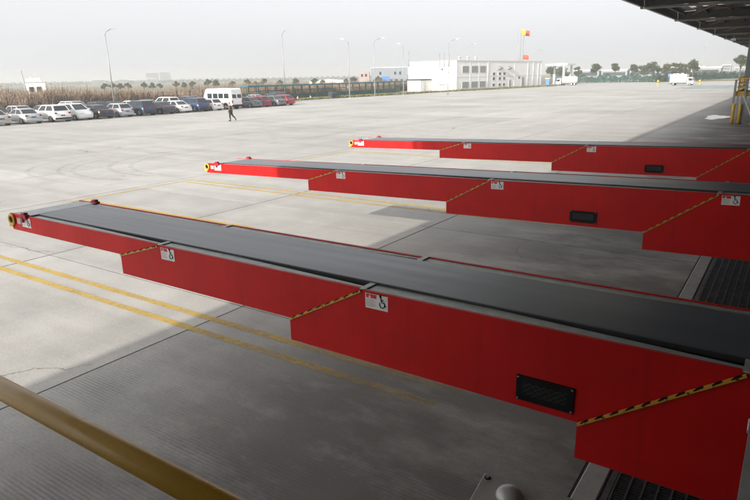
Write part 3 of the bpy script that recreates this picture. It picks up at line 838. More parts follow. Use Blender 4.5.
for sg in (-1, 1):
    for (x0, x1) in ((-2.35, -1.45), (-1.30, -.40), (-.25, .65), (.85, 1.75)):
        m = MB(); m.add([(x0, sg * (VW + .006), 1.42), (x1, sg * (VW + .006), 1.42), (x1, sg * (VW + .006), 2.06), (x0, sg * (VW + .006), 2.06)][::sg], [(0, 1, 2, 3)]); m.build('window', M_GLASS, vb, recalc=False)
    m = MB(); y0, y1 = sorted((sg * .10, sg * .80)); xr = -VL / 2
    m.add([(xr - .006, y0, 1.45), (xr - .006, y1, 1.45), (xr + .098, y1, 2.2), (xr + .098, y0, 2.2)], [(0, 3, 2, 1)]); m.build('rear_window', M_GLASS, vb, recalc=False)
    m = MB(); y0, y1 = sorted((sg * .78, sg * .95)); m.box(xr - .05, xr + .04, y0, y1, .8, 1.2); m.build('tail_light', M_TAIL, vb)
    for x in (-VL / 2 + 1.2, VL / 2 - 1.0):
        m = MB(); m.tube([(x, sg * (VW - .2), .42), (x, sg * (VW + .005), .42)], .46, 18); m.build('wheel_arch', M_BLACK, vb)
        m = MB(); m.tube([(x, sg * (VW - .2), .35), (x, sg * (VW + .01), .35), (x, sg * (VW + .03), .35)], [.35, .35, .32], 18); wh = m.build('wheel', M_TYRE, vb)
        m = MB(); m.tube([(x, sg * (VW + .02), .35), (x, sg * (VW + .04), .35)], .2, 12); m.build('rim', M_RIM, wh)
m = MB(); m.bevbox(-VL / 2 - .1, -VL / 2 + .2, -VW * .96, VW * .96, .36, .62, .04); m.build('bumper', M_BLACK, vb)
m = MB(); xf = VL / 2; m.add([(xf - .24, -.85, 1.6), (xf - .24, .85, 1.6), (xf - .70, .8, VH - .22), (xf - .70, -.8, VH - .22)], [(0, 1, 2, 3)]); m.build('windscreen', M_GLASS, vb, recalc=False)

# ------------------------------------------------------------------ walking person
def skin(name, mat, joints, edges, parent, sub=2):
    me = bpy.data.meshes.new(name); me.from_pydata([j[0] for j in joints], edges, []); me.materials.append(mat)
    o = link(name, me, parent)
    md = o.modifiers.new('skin', 'SKIN'); md.use_smooth_shade = True
    for i, j in enumerate(joints):
        r = j[1]; me.skin_vertices[0].data[i].radius = r if isinstance(r, tuple) else (r, r)
    me.skin_vertices[0].data[0].use_root = True
    sb = o.modifiers.new('sub', 'SUBSURF'); sb.levels = sub; sb.render_levels = sub
    return o
pr = thing('person', 'person in brown jacket and black trousers walking across the yard', 'person', (-44.3, 41.0, 0), math.radians(205))
M_SKIN = simple('skin', (.42, .25, .17), .6); M_JACK = simple('brown_jacket', (.085, .068, .055), .85, 0, .3, 12); M_TROU = simple('black_trousers', (.012, .012, .014), .85); M_HAIR = simple('black_hair', (.012, .010, .009), .6)
# forward is +x; body as one continuous figure
J = [((0, 0, .93), (.15, .12)), ((0, 0, 1.10), (.155, .125)), ((.01, 0, 1.30), (.18, .135)), ((.02, 0, 1.43), (.15, .10)), ((.035, 0, 1.51), .058), ((.045, 0, 1.56), .062), ((.06, 0, 1.645), (.085, .098)), ((.06, 0, 1.72), (.07, .075)),
     ((0, .09, .90), .095), ((.07, .10, .50), .068), ((.02, .10, .10), .048), ((.16, .11, .045), .045),
     ((0, -.09, .90), .095), ((-.12, -.10, .51), .068), ((-.42, -.10, .22), .048), ((-.36, -.10, .09), .042),
     ((.02, .20, 1.40), .072), ((-.06, .26, 1.12), .052), ((.12, .25, .92), .042), ((.18, .24, .86), .036),
     ((.02, -.20, 1.40), .072), ((.10, -.25, 1.14), .052), ((.30, -.16, 1.28), .042), ((.36, -.12, 1.34), .036)]
E_ = [(0, 1), (1, 2), (2, 3), (3, 4), (4, 5), (5, 6), (6, 7), (0, 8), (8, 9), (9, 10), (10, 11), (0, 12), (12, 13), (13, 14), (14, 15), (3, 16), (16, 17), (17, 18), (18, 19), (3, 20), (20, 21), (21, 22), (22, 23)]
bodyo = skin('body', M_SKIN, J, E_, pr)
jk = [(J[i][0], tuple(r * 1.14 for r in J[i][1]) if isinstance(J[i][1], tuple) else J[i][1] * 1.25) for i in (0, 1, 2, 3, 16, 17, 18, 20, 21, 22)]
skin('jacket', M_JACK, jk, [(0, 1), (1, 2), (2, 3), (3, 4), (4, 5), (5, 6), (3, 7), (7, 8), (8, 9)], pr)
tr_ = [(J[i][0], tuple(r * 1.05 for r in J[i][1]) if isinstance(J[i][1], tuple) else J[i][1] * 1.3) for i in (0, 8, 9, 10, 12, 13, 14)]
skin('trousers', M_TROU, tr_, [(0, 1), (1, 2), (2, 3), (0, 4), (4, 5), (5, 6)], pr)
skin('shoe', M_TROU, [((-.03, .10, .07), .07), ((.08, .105, .06), .066), ((.21, .112, .05), .054)], [(0, 1), (1, 2)], pr, 1)
skin('shoe', M_TROU, [((-.46, -.10, .24), .07), ((-.40, -.10, .13), .066), ((-.35, -.10, .05), .054)], [(0, 1), (1, 2)], pr, 1)
skin('hair', M_HAIR, [((.03, 0, 1.63), (.085, .09)), ((.04, 0, 1.71), (.098, .098)), ((.05, 0, 1.755), (.07, .07))], [(0, 1), (1, 2)], pr, 2)
m = MB(); m.prism_xz([(.15, 1.645), (.15, 1.615), (.178, 1.618)], -.016, .016); m.build('nose', M_SKIN, pr)
for sg in (-1, 1):
    m = MB(); m.box(.128, .142, sg * .034 - .012, sg * .034 + .012, 1.648, 1.660); m.build('eye', M_INK, pr)
    m = MB(); m.bevbox(.04, .075, sg * .093 - .012, sg * .093 + .012, 1.62, 1.68, .008); m.build('ear', M_SKIN, pr)
m = MB(); m.box(.128, .144, -.026, .026, 1.585, 1.593); m.build('mouth', M_REDS, pr)
for (hx, hy, hz, dx, dz) in ((.19, .24, .845, .5, -.85), (.37, -.115, 1.35, .6, .8)):
    for q in range(4):
        yy = hy - .028 + q * .019; l = (.062, .072, .068, .052)[q]
        m = MB(); m.tube([(hx, yy, hz), (hx + dx * l * .6, yy, hz + dz * l * .6), (hx + dx * l * .7 - .02, yy, hz + dz * l * 1.2)], [.0095, .009, .007], 6); m.build('finger', M_SKIN, pr)
    m = MB(); m.tube([(hx - .02, hy - .03, hz), (hx + .01, hy - .058, hz + dz * .025), (hx + .03, hy - .055, hz + dz * .05)], [.011, .010, .008], 6); m.build('thumb', M_SKIN, pr)

# ------------------------------------------------------------------ plants
def leaf_cloud(m, ctr, rad, n, size, rng, shell=.55, droop=0):
    vs = []; fs = []
    for _ in range(n):
        d = Vector((rng.gauss(0, 1), rng.gauss(0, 1), rng.gauss(0, 1))).normalized() * (shell + (1 - shell) * rng.random()) * (.8 + .35 * rng.random())
        p = Vector((ctr[0] + d.x * rad[0], ctr[1] + d.y * rad[1], ctr[2] + d.z * rad[2]))
        u = Vector((rng.gauss(0, 1), rng.gauss(0, 1), rng.gauss(0, .6))).normalized(); v = u.orthogonal().normalized()
        v.rotate(Matrix.Rotation(rng.uniform(0, 6.28), 3, u)); sz = size * rng.uniform(.6, 1.4)
        o = len(vs)
        vs += [p - u * sz - v * sz * .5, p + u * sz * .2 - v * sz * .6, p + u * sz, p + v * sz * .6]
        fs.append((o, o + 1, o + 2, o + 3))
    m.add(vs, fs)
def tree_mesh(seed, H, crown_r, trunk_h, clumps=9, leaves=90, size=.25):
    rng = random.Random(seed)
    tm = MB(); top = trunk_h + (H - trunk_h) * .6
    tm.tube([(0, 0, -.05), (.05 * rng.uniform(-1, 1), .04, trunk_h * .5), (.08 * rng.uniform(-1, 1), 0, trunk_h), (0, .05, top)], [.028 * H, .022 * H, .018 * H, .006 * H], 7)
    cm = MB()
    for k in range(clumps):
        a = 6.283 * k / clumps + rng.uniform(-.4, .4); rr = crown_r * rng.uniform(.35, .75) * (k > 0); zz = rng.uniform(trunk_h + (H - trunk_h) * .25, H - (H - trunk_h) * .2)
        c = (rr * math.cos(a), rr * math.sin(a), zz if k else H - (H - trunk_h) * .25)
        if rr > 0: tm.tube([(0, 0, trunk_h * rng.uniform(.8, 1.1)), (c[0] * .5, c[1] * .5, (trunk_h + c[2]) / 2), c], [.010 * H, .007 * H, .003 * H], 5)
        q = crown_r * rng.uniform(.38, .58)
        leaf_cloud(cm, c, (q, q, q * .8), leaves, size, rng, .3)
    return tm, cm
def tree(name, label, x, y, H, r, th, mat, seed, group, clumps=9, leaves=90, size=.25, rz=0):
    t = thing(name, label, 'tree', (x, y, -.02), rz, group)
    a, b = tree_mesh(seed, H, r, th, clumps, leaves, size)
    a.build('trunk', M_BARK, t); b.build('crown', mat, t, recalc=False)
    return t
# row of small trees far behind the brush on the left
RT = [(-227.5, 145.4), (-225.9, 147.9), (-224.3, 150.3), (-222.6, 152.8), (-219.2, 157.7), (-217.4, 160.2), (-215.5, 162.6), (-211.7, 167.5), (-209.8, 170.0), (-207.8, 172.4), (-203.7, 177.3), (-201.5, 179.7), (-197.1, 184.5), (-192.6, 189.2), (-190.3, 191.6), (-187.9, 193.9), (-183.0, 198.5), (-178.0, 203.0), (-172, 208), (-169, 210), (-161, 216), (-158.5, 218), (-150, 224)]
src = None
for i, (x, y) in enumerate(RT):
    lb = 'small round tree in the far row beyond the dry brush, %s' % ['tree %s from left' % w_ for w_ in ('first', 'second', 'third', 'fourth', 'fifth', 'sixth', 'seventh', 'eighth', 'ninth', 'tenth', 'eleventh', 'twelfth', 'thirteenth', 'fourteenth', 'fifteenth', 'sixteenth', 'seventeenth', 'eighteenth', 'nineteenth', 'twentieth', 'twenty-first', 'twenty-second', 'twenty-third')][i]
    if i < 3:
        src = tree('small_tree', lb, x, y, (3.6, 3.9, 3.4)[i], (1.5, 1.35, 1.6)[i], .9, M_LEAF, 30 + i, 'far tree row', 7, 60, .28)
        if i == 0: srcs = []
        srcs.append(src)
    else:
        c = copy_tree(srcs[i % 3]); s_ = random.uniform(.85, 1.2); c.location = (x, y, -.02); c.scale = (s_, s_, s_); c.rotation_euler[2] = random.uniform(0, 6); c['label'] = lb
# trees on the right
RTR = [(-82.2, 246.7, 6.6, 2.6, 2.2, 'broad dark tree behind the gate canopy, left one'), (-78.0, 247.8, 6.4, 3.0, 2.0, 'broad dark tree behind the gate canopy, right one'),
       (-72.8, 249.6, 6.3, 1.7, 2.6, 'slim tree just right of the tanker lorry'), (-66.4, 251.4, 7.2, 2.1, 3.4, 'round-headed tree, second right of the tanker lorry'),
       (-59.6, 253.1, 7.0, 1.9, 4.0, 'lollipop-shaped tree standing alone above the hedge'), (-53.0, 254.5, 6.7, 1.9, 2.8, 'small tree left of the dense clump by the box lorry'),
       (-49.9, 257.2, 6.2, 2.2, 2.2, 'pale olive tree at the left of the dense clump'), (-46.5, 255.8, 7.8, 2.7, 2.4, 'tallest tree of the dense clump by the box lorry'),
       (-42.4, 258.5, 6.8, 2.4, 2.2, 'olive tree in the middle of the dense clump'), (-39.0, 257.0, 6.9, 2.0, 2.4, 'dark tree of the clump just above the box lorry'),
       (-36.5, 259.0, 6.6, 2.0, 2.2, 'pale tree behind the box lorry roof'), (-33.2, 257.8, 8.0, 2.4, 3.2, 'tall round tree right above the box lorry cab'),
       (-18.4, 259.3, 9.2, 2.6, 4.2, 'tall two-tiered tree near the right edge by the canopy')]
for i, (x, y, H, r, th, lb) in enumerate(RTR):
    tree('yard_tree', lb, x, y, H, r, th, M_LEAF2 if 'olive' in lb or 'pale' in lb else M_LEAF, 60 + i, 'trees along the far hedge', 9, 110, .30)

# hedge along the right, with green mesh fence
rng = random.Random(5)
def hedge(name, label, pts, depth, h, n, size, mat, cat='hedge', kind=None):
    m = MB(); vs = []; fs = []
    tot = sum((Vector(pts[i + 1]) - Vector(pts[i])).length for i in range(len(pts) - 1))
    for i in range(len(pts) - 1):
        a, b_ = Vector((*pts[i], 0)), Vector((*pts[i + 1], 0)); ln = (b_ - a).length; k = int(n * ln / tot)
        nn = Vector((-(b_ - a).y, (b_ - a).x, 0)).normalized()
        for _ in range(k):
            t = rng.random(); hz = h * (.82 + .18 * math.sin(t * ln * .7) + .1 * math.sin(t * ln * 2.3))
            p = a.lerp(b_, t) + nn * rng.uniform(-depth / 2, depth / 2) + Vector((0, 0, hz * rng.random() ** .75))
            u = Vector((rng.gauss(0, 1), rng.gauss(0, 1), rng.gauss(0, .7))).normalized(); v = u.orthogonal().normalized(); s_ = size * rng.uniform(.6, 1.4); o = len(vs)
            vs += [p - u * s_, p - v * s_ * .6, p + u * s_, p + v * s_ * .6]; fs.append((o, o + 1, o + 2, o + 3))
    m.add(vs, fs)
    if kind: return m.build(name, mat, recalc=False, kind=kind, label=label, cat=cat)
    return m.build(name, mat, recalc=False, label=label, cat=cat)
hedge('clipped_hedge', 'long dark green hedge below the trees at right', [(-71, 240), (-45, 250), (-20.7, 325), (-6, 360)], 2.4, 3.0, 16000, .28, M_HEDGE)
ff = thing('mesh_fence', 'green mesh fence standing in front of the right hedge', 'fence', (0, 0, 0))
fpts = [(-71, 238.3), (-45, 248.2)]
for i in range(12):
    t0, t1 = i / 12, (i + 1) / 12; a = Vector((*fpts[0], 0)).lerp(Vector((*fpts[1], 0)), t0); b_ = Vector((*fpts[0], 0)).lerp(Vector((*fpts[1], 0)), t1)
    m = MB(); m.tube([(a.x, a.y, -.02), (a.x, a.y, 2.6)], .05, 6); m.build('post', M_GREEN, ff)
    m = MB()
    for z in (.2, .8, 1.4, 2.0, 2.5): m.bar(a + Vector((0, 0, z)), b_ + Vector((0, 0, z)), .03, .05)
    for q in range(1, 14): p = a.lerp(b_, q / 14); m.bar(p + Vector((0, 0, .2)), p + Vector((0, 0, 2.5)), .025, .025)
    m.build('mesh_panel', M_GREEN, ff)

# dry brush thicket on the left, behind a post fence
def brush(name, x0, x1, y0, y1, clumps, per, h0, mat, label, wd=.02, spread=.9):
    m = MB(); vs = []; fs = []
    for _ in range(clumps):
        cx = x1 + (x0 - x1) * rng.random() ** 1.5; cy = rng.uniform(y0, y1)
        ch = h0 * (.66 + .18 * math.sin(cy * .13 + 1) + .12 * math.sin(cy * .41)) * rng.uniform(.6, 1.25)
        for _k in range(per):
            a = rng.uniform(0, 6.283); rr = spread * rng.random() ** .5
            x, y = cx + rr * .5 * math.cos(a), cy + rr * .5 * math.sin(a)
            h = ch * rng.uniform(.5, 1.05) * (1 - .35 * rr / spread)
            lx, ly = rr * math.cos(a) + rng.gauss(0, .25), rr * math.sin(a) + rng.gauss(0, .25); t = rng.uniform(0, 3.14); dx, dy = math.cos(t) * wd, math.sin(t) * wd
            o = len(vs)
            vs += [(x - dx, y - dy, -.05), (x + dx, y + dy, -.05), (x + lx * .4 + dx * 1.3, y + ly * .4 + dy * 1.3, h * .6), (x + lx * .4 - dx * 1.3, y + ly * .4 - dy * 1.3, h * .6), (x + lx, y + ly, h)]
            fs += [(o, o + 1, o + 2, o + 3), (o + 3, o + 2, o + 4)]
            p = Vector((x + lx * .8, y + ly * .8, h * rng.uniform(.6, 1.0))); u = Vector((rng.gauss(0, 1), rng.gauss(0, 1), rng.gauss(0, 1))).normalized() * rng.uniform(.04, .13); v = u.orthogonal() * .7; o = len(vs)
            vs += [p - u, p + v, p + u]; fs.append((o, o + 1, o + 2))
    m.add(vs, fs); return m.build(name, mat, recalc=False, kind='stuff', label=label, cat='brush')
brush('dry_brush', -118, -88.5, 26, 150, 2300, 46, 3.9, M_BRUSH, 'thicket of dry brown brush behind the parked cars', .03)
brush('verge_grass', -85.5, -76.5, 24, 84, 500, 16, .7, M_GRASS, 'low green verge along the foot of the brush', .05)
pfc = thing('post_fence', 'dark post and wire fence in front of the dry brush', 'fence', (0, 0, 0))
py_ = [27.2 + 2.72 * i for i in range(20)]
pm0 = MB(); pm0.box(-.06, .06, -.06, .06, -.03, 2.15); p0 = pm0.build('post', M_DARK, pfc); p0.location = (-86, py_[0], 0)
for y in py_[1:]:
    c = p0.copy(); COL.objects.link(c); c.location = (-86, y, 0)
for z in (.4, .9, 1.4, 1.95):
    m = MB(); m.tube([(-86, py_[0], z), (-86, py_[-1], z)], .012, 4); m.build('wire', M_DARK, pfc)

hedge('far_wood', 'hazy far-off belt of trees along the left horizon', [(-1100, 470), (-830, 670), (-600, 880), (-480, 1020)], 30, 5.6, 12000, 1.1, M_LEAF2, 'wood', 'stuff')

# ------------------------------------------------------------------ long teal-roofed shelter
sh = thing('long_shelter', 'long open shelter with teal roof and dark green posts', 'shelter', (0, 0, 0))
SXX, SYA, SYB = -77.5, 75.5, 127.5
n = 22
for i in range(n):
    y = SYA + (SYB - SYA) * i / n; y1 = SYA + (SYB - SYA) * (i + 1) / n
    m = MB(); m.prism_xz([(SXX - 2.0, 2.45), (SXX - 2.0, 2.56), (SXX + .5, 2.74), (SXX + .5, 2.58)], y + .01, y1 - .01); m.build('roof_panel', M_TEAL, sh)
    for x, h in ((SXX, 2.58), (SXX - 1.8, 2.46)):
        m = MB(); m.box(x - .06, x + .06, y + .05, y + .17, -.03, h); m.build('post', M_GREEN, sh)
    if i >= 1:
        m = MB()
        for q in range(9): yy = y + .25 + q * (y1 - y - .3) / 9; m.box(SXX - 1.80, SXX - 1.77, yy, yy + .04, .15, 1.75)
        m.box(SXX - 1.84, SXX - 1.80, y, y1, .12, .20); m.box(SXX - 1.84, SXX - 1.80, y, y1, 1.70, 1.78)
        m.build('rail_panel', M_GREEN, sh)
m = MB(); m.box(SXX + .42, SXX + .52, SYA, SYB, 2.44, 2.60); m.build('fascia', M_TEAL, sh)
m = MB(); m.box(SXX - 1.76, SXX - 1.72, SYA + 2.4, SYB, .1, .95); m.build('skirt_panel', M_GREEN, sh)
bb = thing('billboard', 'small white notice board under the teal shelter roof', 'board', (SXX + .05, 104.5, 0))
m = MB(); m.box(-.02, .02, -.45, .45, 1.6, 2.35); m.build('board', M_WHITE, bb)
m = MB(); m.box(-.03, -.021, -.40, -.34, -.03, 1.6); m.box(-.03, -.021, .34, .40, -.03, 1.6); m.build('stand', M_STEEL, bb)
hedge('verge_grass_strip', 'rough dry grass strip at the foot of the shelter and white building', [(-75, 78), (-73.2, 100), (-71.0, 125), (-69.2, 141), (-63.6, 187.5), (-64.2, 203)], 2.4, .30, 9000, .22, M_GRASS, 'grass', 'stuff')
for i, (x, y, lb) in enumerate([(-74.6, 82.0, 'left of three red and white cones by the shelter'), (-74.3, 85.0, 'middle of three red and white cones by the shelter'), (-74.0, 88.2, 'right of three red and white cones by the shelter')]):
    cn = thing('traffic_cone', lb, 'cone', (x, y, -.018), 0, 'cones by the shelter')
    m = MB(); m.tube([(0, 0, .03), (0, 0, .35)], [.20, .13], 12); m.build('lower_cone', M_REDS, cn)
    m = MB(); m.tube([(0, 0, .35), (0, 0, .62)], [.13, .07], 12); m.build('white_band', M_WHITE, cn)
    m = MB(); m.tube([(0, 0, .62), (0, 0, .85)], [.07, .03], 12); m.build('cone_tip', M_REDS, cn)
    m = MB(); m.box(-.24, .24, -.24, .24, 0, .03); m.build('foot', M_REDS, cn)
wb = thing('wheeled_bin', 'dark wheeled bin beside the shelter', 'bin', (-73.0, 93.5, -.018))
m = MB(); m.prism_xz([(-.4, .12), (.4, .12), (.55, .95), (-.55, .95)], -.75, .75); m.build('tub', simple('bin_plastic', (.02, .03, .035), .6), wb)
m = MB(); m.prism_xz([(-.58, .95), (.58, .95), (.5, 1.1), (-.4, 1.15)], -.78, .78); m.build('lid', simple('bin_lid', (.03, .045, .05), .5), wb)
for sx_ in (-.35, .35):
    for sy_ in (-.6, .6):
        m = MB(); m.tube([(sx_, sy_ - .03, .09), (sx_, sy_ + .03, .09)], .09, 10); m.build('wheel', M_TYRE, wb)

# ------------------------------------------------------------------ white office building
of = thing('office_building', 'white flat-roofed two-storey building beside the flag poles', 'building', (0, 0, 0))
BX, BY, BL, BW, BH = -71.0, 141.0, 46.0, 15.0, 7.05
BROT = math.radians(-7)          # the block stands slightly askew to the dock line
def askew(o):
    c = Vector((BX, BY, 0)); o.rotation_euler[2] = BROT; o.location = c - Matrix.Rotation(BROT, 3, 'Z') @ c
askew(of)
m = MB(); m.box(BX - BW, BX, BY, BY + BL, -.03, BH); m.build('wall', M_WALL, of)
m = MB(); m.box(BX - BW - .12, BX + .12, BY - .12, BY + BL + .12, BH, BH + .28); m.build('parapet', M_TRIM, of)
m = MB(); m.box(BX, BX + .05, BY, BY + BL, -.03, .45); m.box(BX - BW, BX, BY - .05, BY, -.03, .45); m.build('plinth', M_TRIM, of)
def win_x(y0, y1, z0, z1, slats=9, glass=False):
    fr = MB(); t = .10
    fr.box(BX, BX + .07, y0, y1, z0, z0 + t); fr.box(BX, BX + .07, y0, y1, z1 - t, z1); fr.box(BX, BX + .07, y0, y0 + t, z0 + t, z1 - t); fr.box(BX, BX + .07, y1 - t, y1, z0 + t, z1 - t)
    f = fr.build('window', M_TRIM, of)
    m = MB(); m.box(BX + .002, BX + .01, y0 + t, y1 - t, z0 + t, z1 - t); m.build('pane', M_GLASS, f)
    if slats:
        for q in range(slats):
            z = z0 + t + (z1 - z0 - 2 * t) * (q + .5) / slats
            m = MB(); m.add([(BX + .012, y0 + t, z - .05), (BX + .012, y1 - t, z - .05), (BX + .055, y1 - t, z - .10), (BX + .055, y0 + t, z - .10), (BX + .012, y0 + t, z + .05), (BX + .012, y1 - t, z + .05)],
                            [(0, 1, 2, 3), (4, 5, 2, 3)]); m.build('slat', M_SHUT, f)
for (a, b_) in ((143.59, 146.82), (147.76, 151.12), (151.86, 155.1)):
    win_x(a, b_, 4.2, 6.0); win_x(a, b_, .52, 2.15)
for (y0, y1) in ((158.3, 159.9), (161.5, 163.1), (163.9, 165.4)):
    for z0 in (3.5, 2.25, .62): win_x(y0, y1, z0, z0 + .82, 0)
for (y0, y1, z1) in ((167.3, 168.6, 2.4), (174.6, 176.4, 3.0)):
    m = MB(); m.box(BX, BX + .06, y0, y1, -.03, z1); dr = m.build('door', M_TRIM, of)
    m = MB(); m.box(BX + .06, BX + .065, y0 + .2, y1 - .2, .3, z1 - .2); m.build('pane', M_SHUT, dr)
    m = MB(); m.box(BX + .06, BX + .12, y1 - .35, y1 - .2, 1.0, 1.15); m.build('handle', M_DARK, dr)
win_x(172.4, 173.8, 2.4, 3.1, 0)
for y in (161.9, 167.0):
    m = MB(); m.prism_xz([(BX, 5.85), (BX + .9, 5.45), (BX + .9, 5.35), (BX, 5.0)], y - .8, y + .8); m.build('lamp_hood', M_STEEL, of)
for y in (141.05, 147.1, 151.3, 156.4, 170.3, 178.6, 186.6):
    m = MB(); m.box(BX, BX + .045, y, y + .35, .45, BH); m.build('pilaster', M_WALL, of)
m = MB(); m.box(BX, BX + .04, BY, BY + BL, 3.15, 3.32); m.build('floor_band', M_TRIM, of)
for y in (155.8, 178.1, 181.5, 184.6):
    m = MB(); m.tube([(BX + .07, y, 0), (BX + .07, y, BH)], .09, 8); m.build('downpipe', M_TRIM, of)
for y in (145.2, 149.2, 153.0):
    m = MB(); m.tube([(BX - 2, y, BH + .28), (BX - 2, y, BH + 1.0)], .3, 10); m.tube([(BX - 2, y, BH + 1.0), (BX - 2, y, BH + 1.25)], [.55, .45], 10); m.build('roof_vent', M_GALV, of)
# end wall facing the car park
for x in (-5.0, -3.5, -2.1):
    m = MB(); m.tube([(BX + x, BY - .2, 5.8), (BX + x, BY - .2, BH + 2.0)], .10, 8); m.build('flue', M_STEEL, of)
m = MB(); m.tube([(BX - BW + .2, BY - .2, BH - 1), (BX - BW + .2, BY - .2, BH + 2.9)], .09, 8); m.build('mast', M_STEEL, of)
m = MB(); m.box(BX - 4.5, BX - 4.0, BY - .06, BY, 5.0, 5.5); m.build('wall_vent', M_DARK, of)
m = MB(); m.box(BX - 2.3, BX - 1.9, BY - .06, BY, 4.3, 4.7); m.build('wall_vent', M_SHUT, of)
m = MB(); m.box(BX - 5.2, BX - 3.0, BY - .06, BY, 1.25, 1.7); m.build('wall_vent', M_SHUT, of)
m = MB(); m.box(BX - BW + 1.2, BX - BW + 1.4, BY - .12, BY, 0, BH); m.build('downpipe', M_TRIM, of)
ax = thing('annex', 'small white flat-roofed shed against the white building end wall', 'shed', (0, 0, 0))
askew(ax)
m = MB(); m.box(BX - 11.8, BX - 7.6, BY - 4.5, BY - .15, -.03, 2.7); m.build('wall', M_WALL, ax)
m = MB(); m.box(BX - 12.2, BX - 7.4, BY - 4.8, BY - .15, 2.7, 3.0); m.build('roof', M_DARK, ax)
m = MB(); m.box(BX - 7.6, BX - 7.56, BY - 3.4, BY - 2.3, 0, 2.1); m.build('door', M_TRIM, ax)

# flag poles
def flag_pole(x, y, h, label, flags):
    f = thing('flag_pole', label, 'flag pole', (x, y, 0), math.radians(-75), 'flag poles behind the white building')
    m = MB(); m.tube([(0, 0, -.02), (0, 0, h)], [.11, .06], 8); m.build('pole', M_LAMP, f)
    m = MB(); m.tube([(0, 0, h), (0, 0, h + .18)], [.11, .04], 8); m.build('finial', M_YSTEEL, f)
    for (z, wd, ht, mat) in flags:
        m = MB(); vs = []; nn = 9
        for i in range(nn):
            t = i / (nn - 1); yy = .08 + wd * t * .92; xx = .22 * math.sin(t * 7) * t + .3 * wd * t; dz = -.25 * t * t
            for zz in (z, z + ht): vs.append((xx, yy, zz + dz))
        m.add(vs, [(2 * i, 2 * i + 2, 2 * i + 3, 2 * i + 1) for i in range(nn - 1)], 0, True)
        o = m.build('flag', mat, f); sol = o.modifiers.new('s', 'SOLIDIFY'); sol.thickness = .012
M_FY = simple('yellow_flag', (.75, .50, .03), .8); M_FR = simple('red_flag', (.66, .07, .02), .8); M_FB = simple('navy_flag', (.04, .05, .16), .8)
flag_pole(-87, 222.1, 19.6, 'left, bare flag pole behind the white building', [])
flag_pole(-87, 224.5, 19.5, 'middle flag pole flying the yellow flag', [(17.3, 1.7, 2.0, M_FY)])
flag_pole(-87, 227.3, 19.4, 'right flag pole with an orange-red flag and a second one low', [(17.2, 2.3, 1.9, M_FR), (8.9, 2.3, 1.6, M_FR)])

# ------------------------------------------------------------------ lamp posts
def lamp(x, y, h, arm, ang, label):
    l_ = thing('lamp_post', label, 'lamp post', (x, y, -.02), ang, 'yard lamp posts')
    m = MB(); m.tube([(0, 0, 0), (0, 0, h * .5), (0, 0, h - .5)], [.12, .09, .06], 10); m.build('pole', M_LAMP, l_)
    m = MB(); m.tube([(0, 0, h - .5), (.03, 0, h - .2), (.25, 0, h + .02), (arm, 0, h + .38)], [.075, .07, .06, .05], 8); m.build('arm', M_LAMP, l_)
    m = MB(); m.prism_xz([(arm - .05, h + .34), (arm + .1, h + .28), (arm + .75, h + .42), (arm + .7, h + .52), (arm + .1, h + .48)], -.14, .14); m.build('lamp_head', M_GALV, l_)
    m = MB(); m.box(-.22, .22, -.22, .22, 0, .12); m.build('base', M_STEEL, l_)
lamp(-85.0, 55.6, 10.9, .9, math.radians(55), 'tall lamp post rising behind the parked cars at left')
lamp(-80.5, 88.6, 12.0, .7, math.radians(55), 'lamp post beside the bright red hatchback at row end')
lamp(-70.0, 94.9, 10.2, .7, math.radians(205), 'lamp post with its arm to the left, middle of the shelter')
lamp(-69.4, 102.5, 10.6, 1.3, math.radians(35), 'lamp post with long right arm before the pale blue building')
lamp(-68.3, 111.5, 9.8, .6, math.radians(205), 'lamp post at the right end of the teal shelter')
lamp(-57.4, 110.5, 10.1, 1.3, math.radians(30), 'lamp post in front of the white building end wall')
lamp(-86.5, 180.0, 12.6, 1.5, math.radians(30), 'lamp post rising behind the white building roof, left one')
lamp(-77.6, 216.5, 11.5, 1.6, math.radians(30), 'lamp post behind the right end of the white building')
lamp(-33.7, 285, 13.2, .2, math.radians(30), 'tall thin lamp mast right of the box lorry')

# pole with crossbar at far left and pale house
up = thing('utility_pole', 'short leaning utility pole at far left above the brush', 'pole', (-150, 76, -.03))
m = MB(); m.tube([(0, 0, 0), (-.4, -.4, 6.9)], [.18, .13], 8); m.build('pole', M_LAMP, up)
m = MB(); m.bar((-1.2, -1.0, 6.7), (.5, .4, 6.9), .12, .14); m.build('crossbar', M_LAMP, up)
ph_ = thing('pale_house', 'white house with stepped roof above the brush at far left', 'house', (-165, 86, -.03), math.radians(-30))
m = MB(); m.box(-3, 3, -2.4, 2.4, 0, 4.2); m.box(-3, 0, -2.0, 1.4, 4.2, 5.1); m.build('wall', M_WALL, ph_)
m = MB(); m.box(-3.2, 3.2, -2.6, 2.6, 4.1, 4.28); m.build('roof_edge', M_TRIM, ph_)
for y in (-1.4, .3):
    m = MB(); m.box(3.0, 3.05, y, y + 1.1, 1.6, 3.0); m.build('window', M_GLASS, ph_)
for y in (-1.2, .8):
    m = MB(); m.box(-2.2, -1.4, y, y + .7, 5.1, 5.9); m.build('roof_tank', M_GALV, ph_)

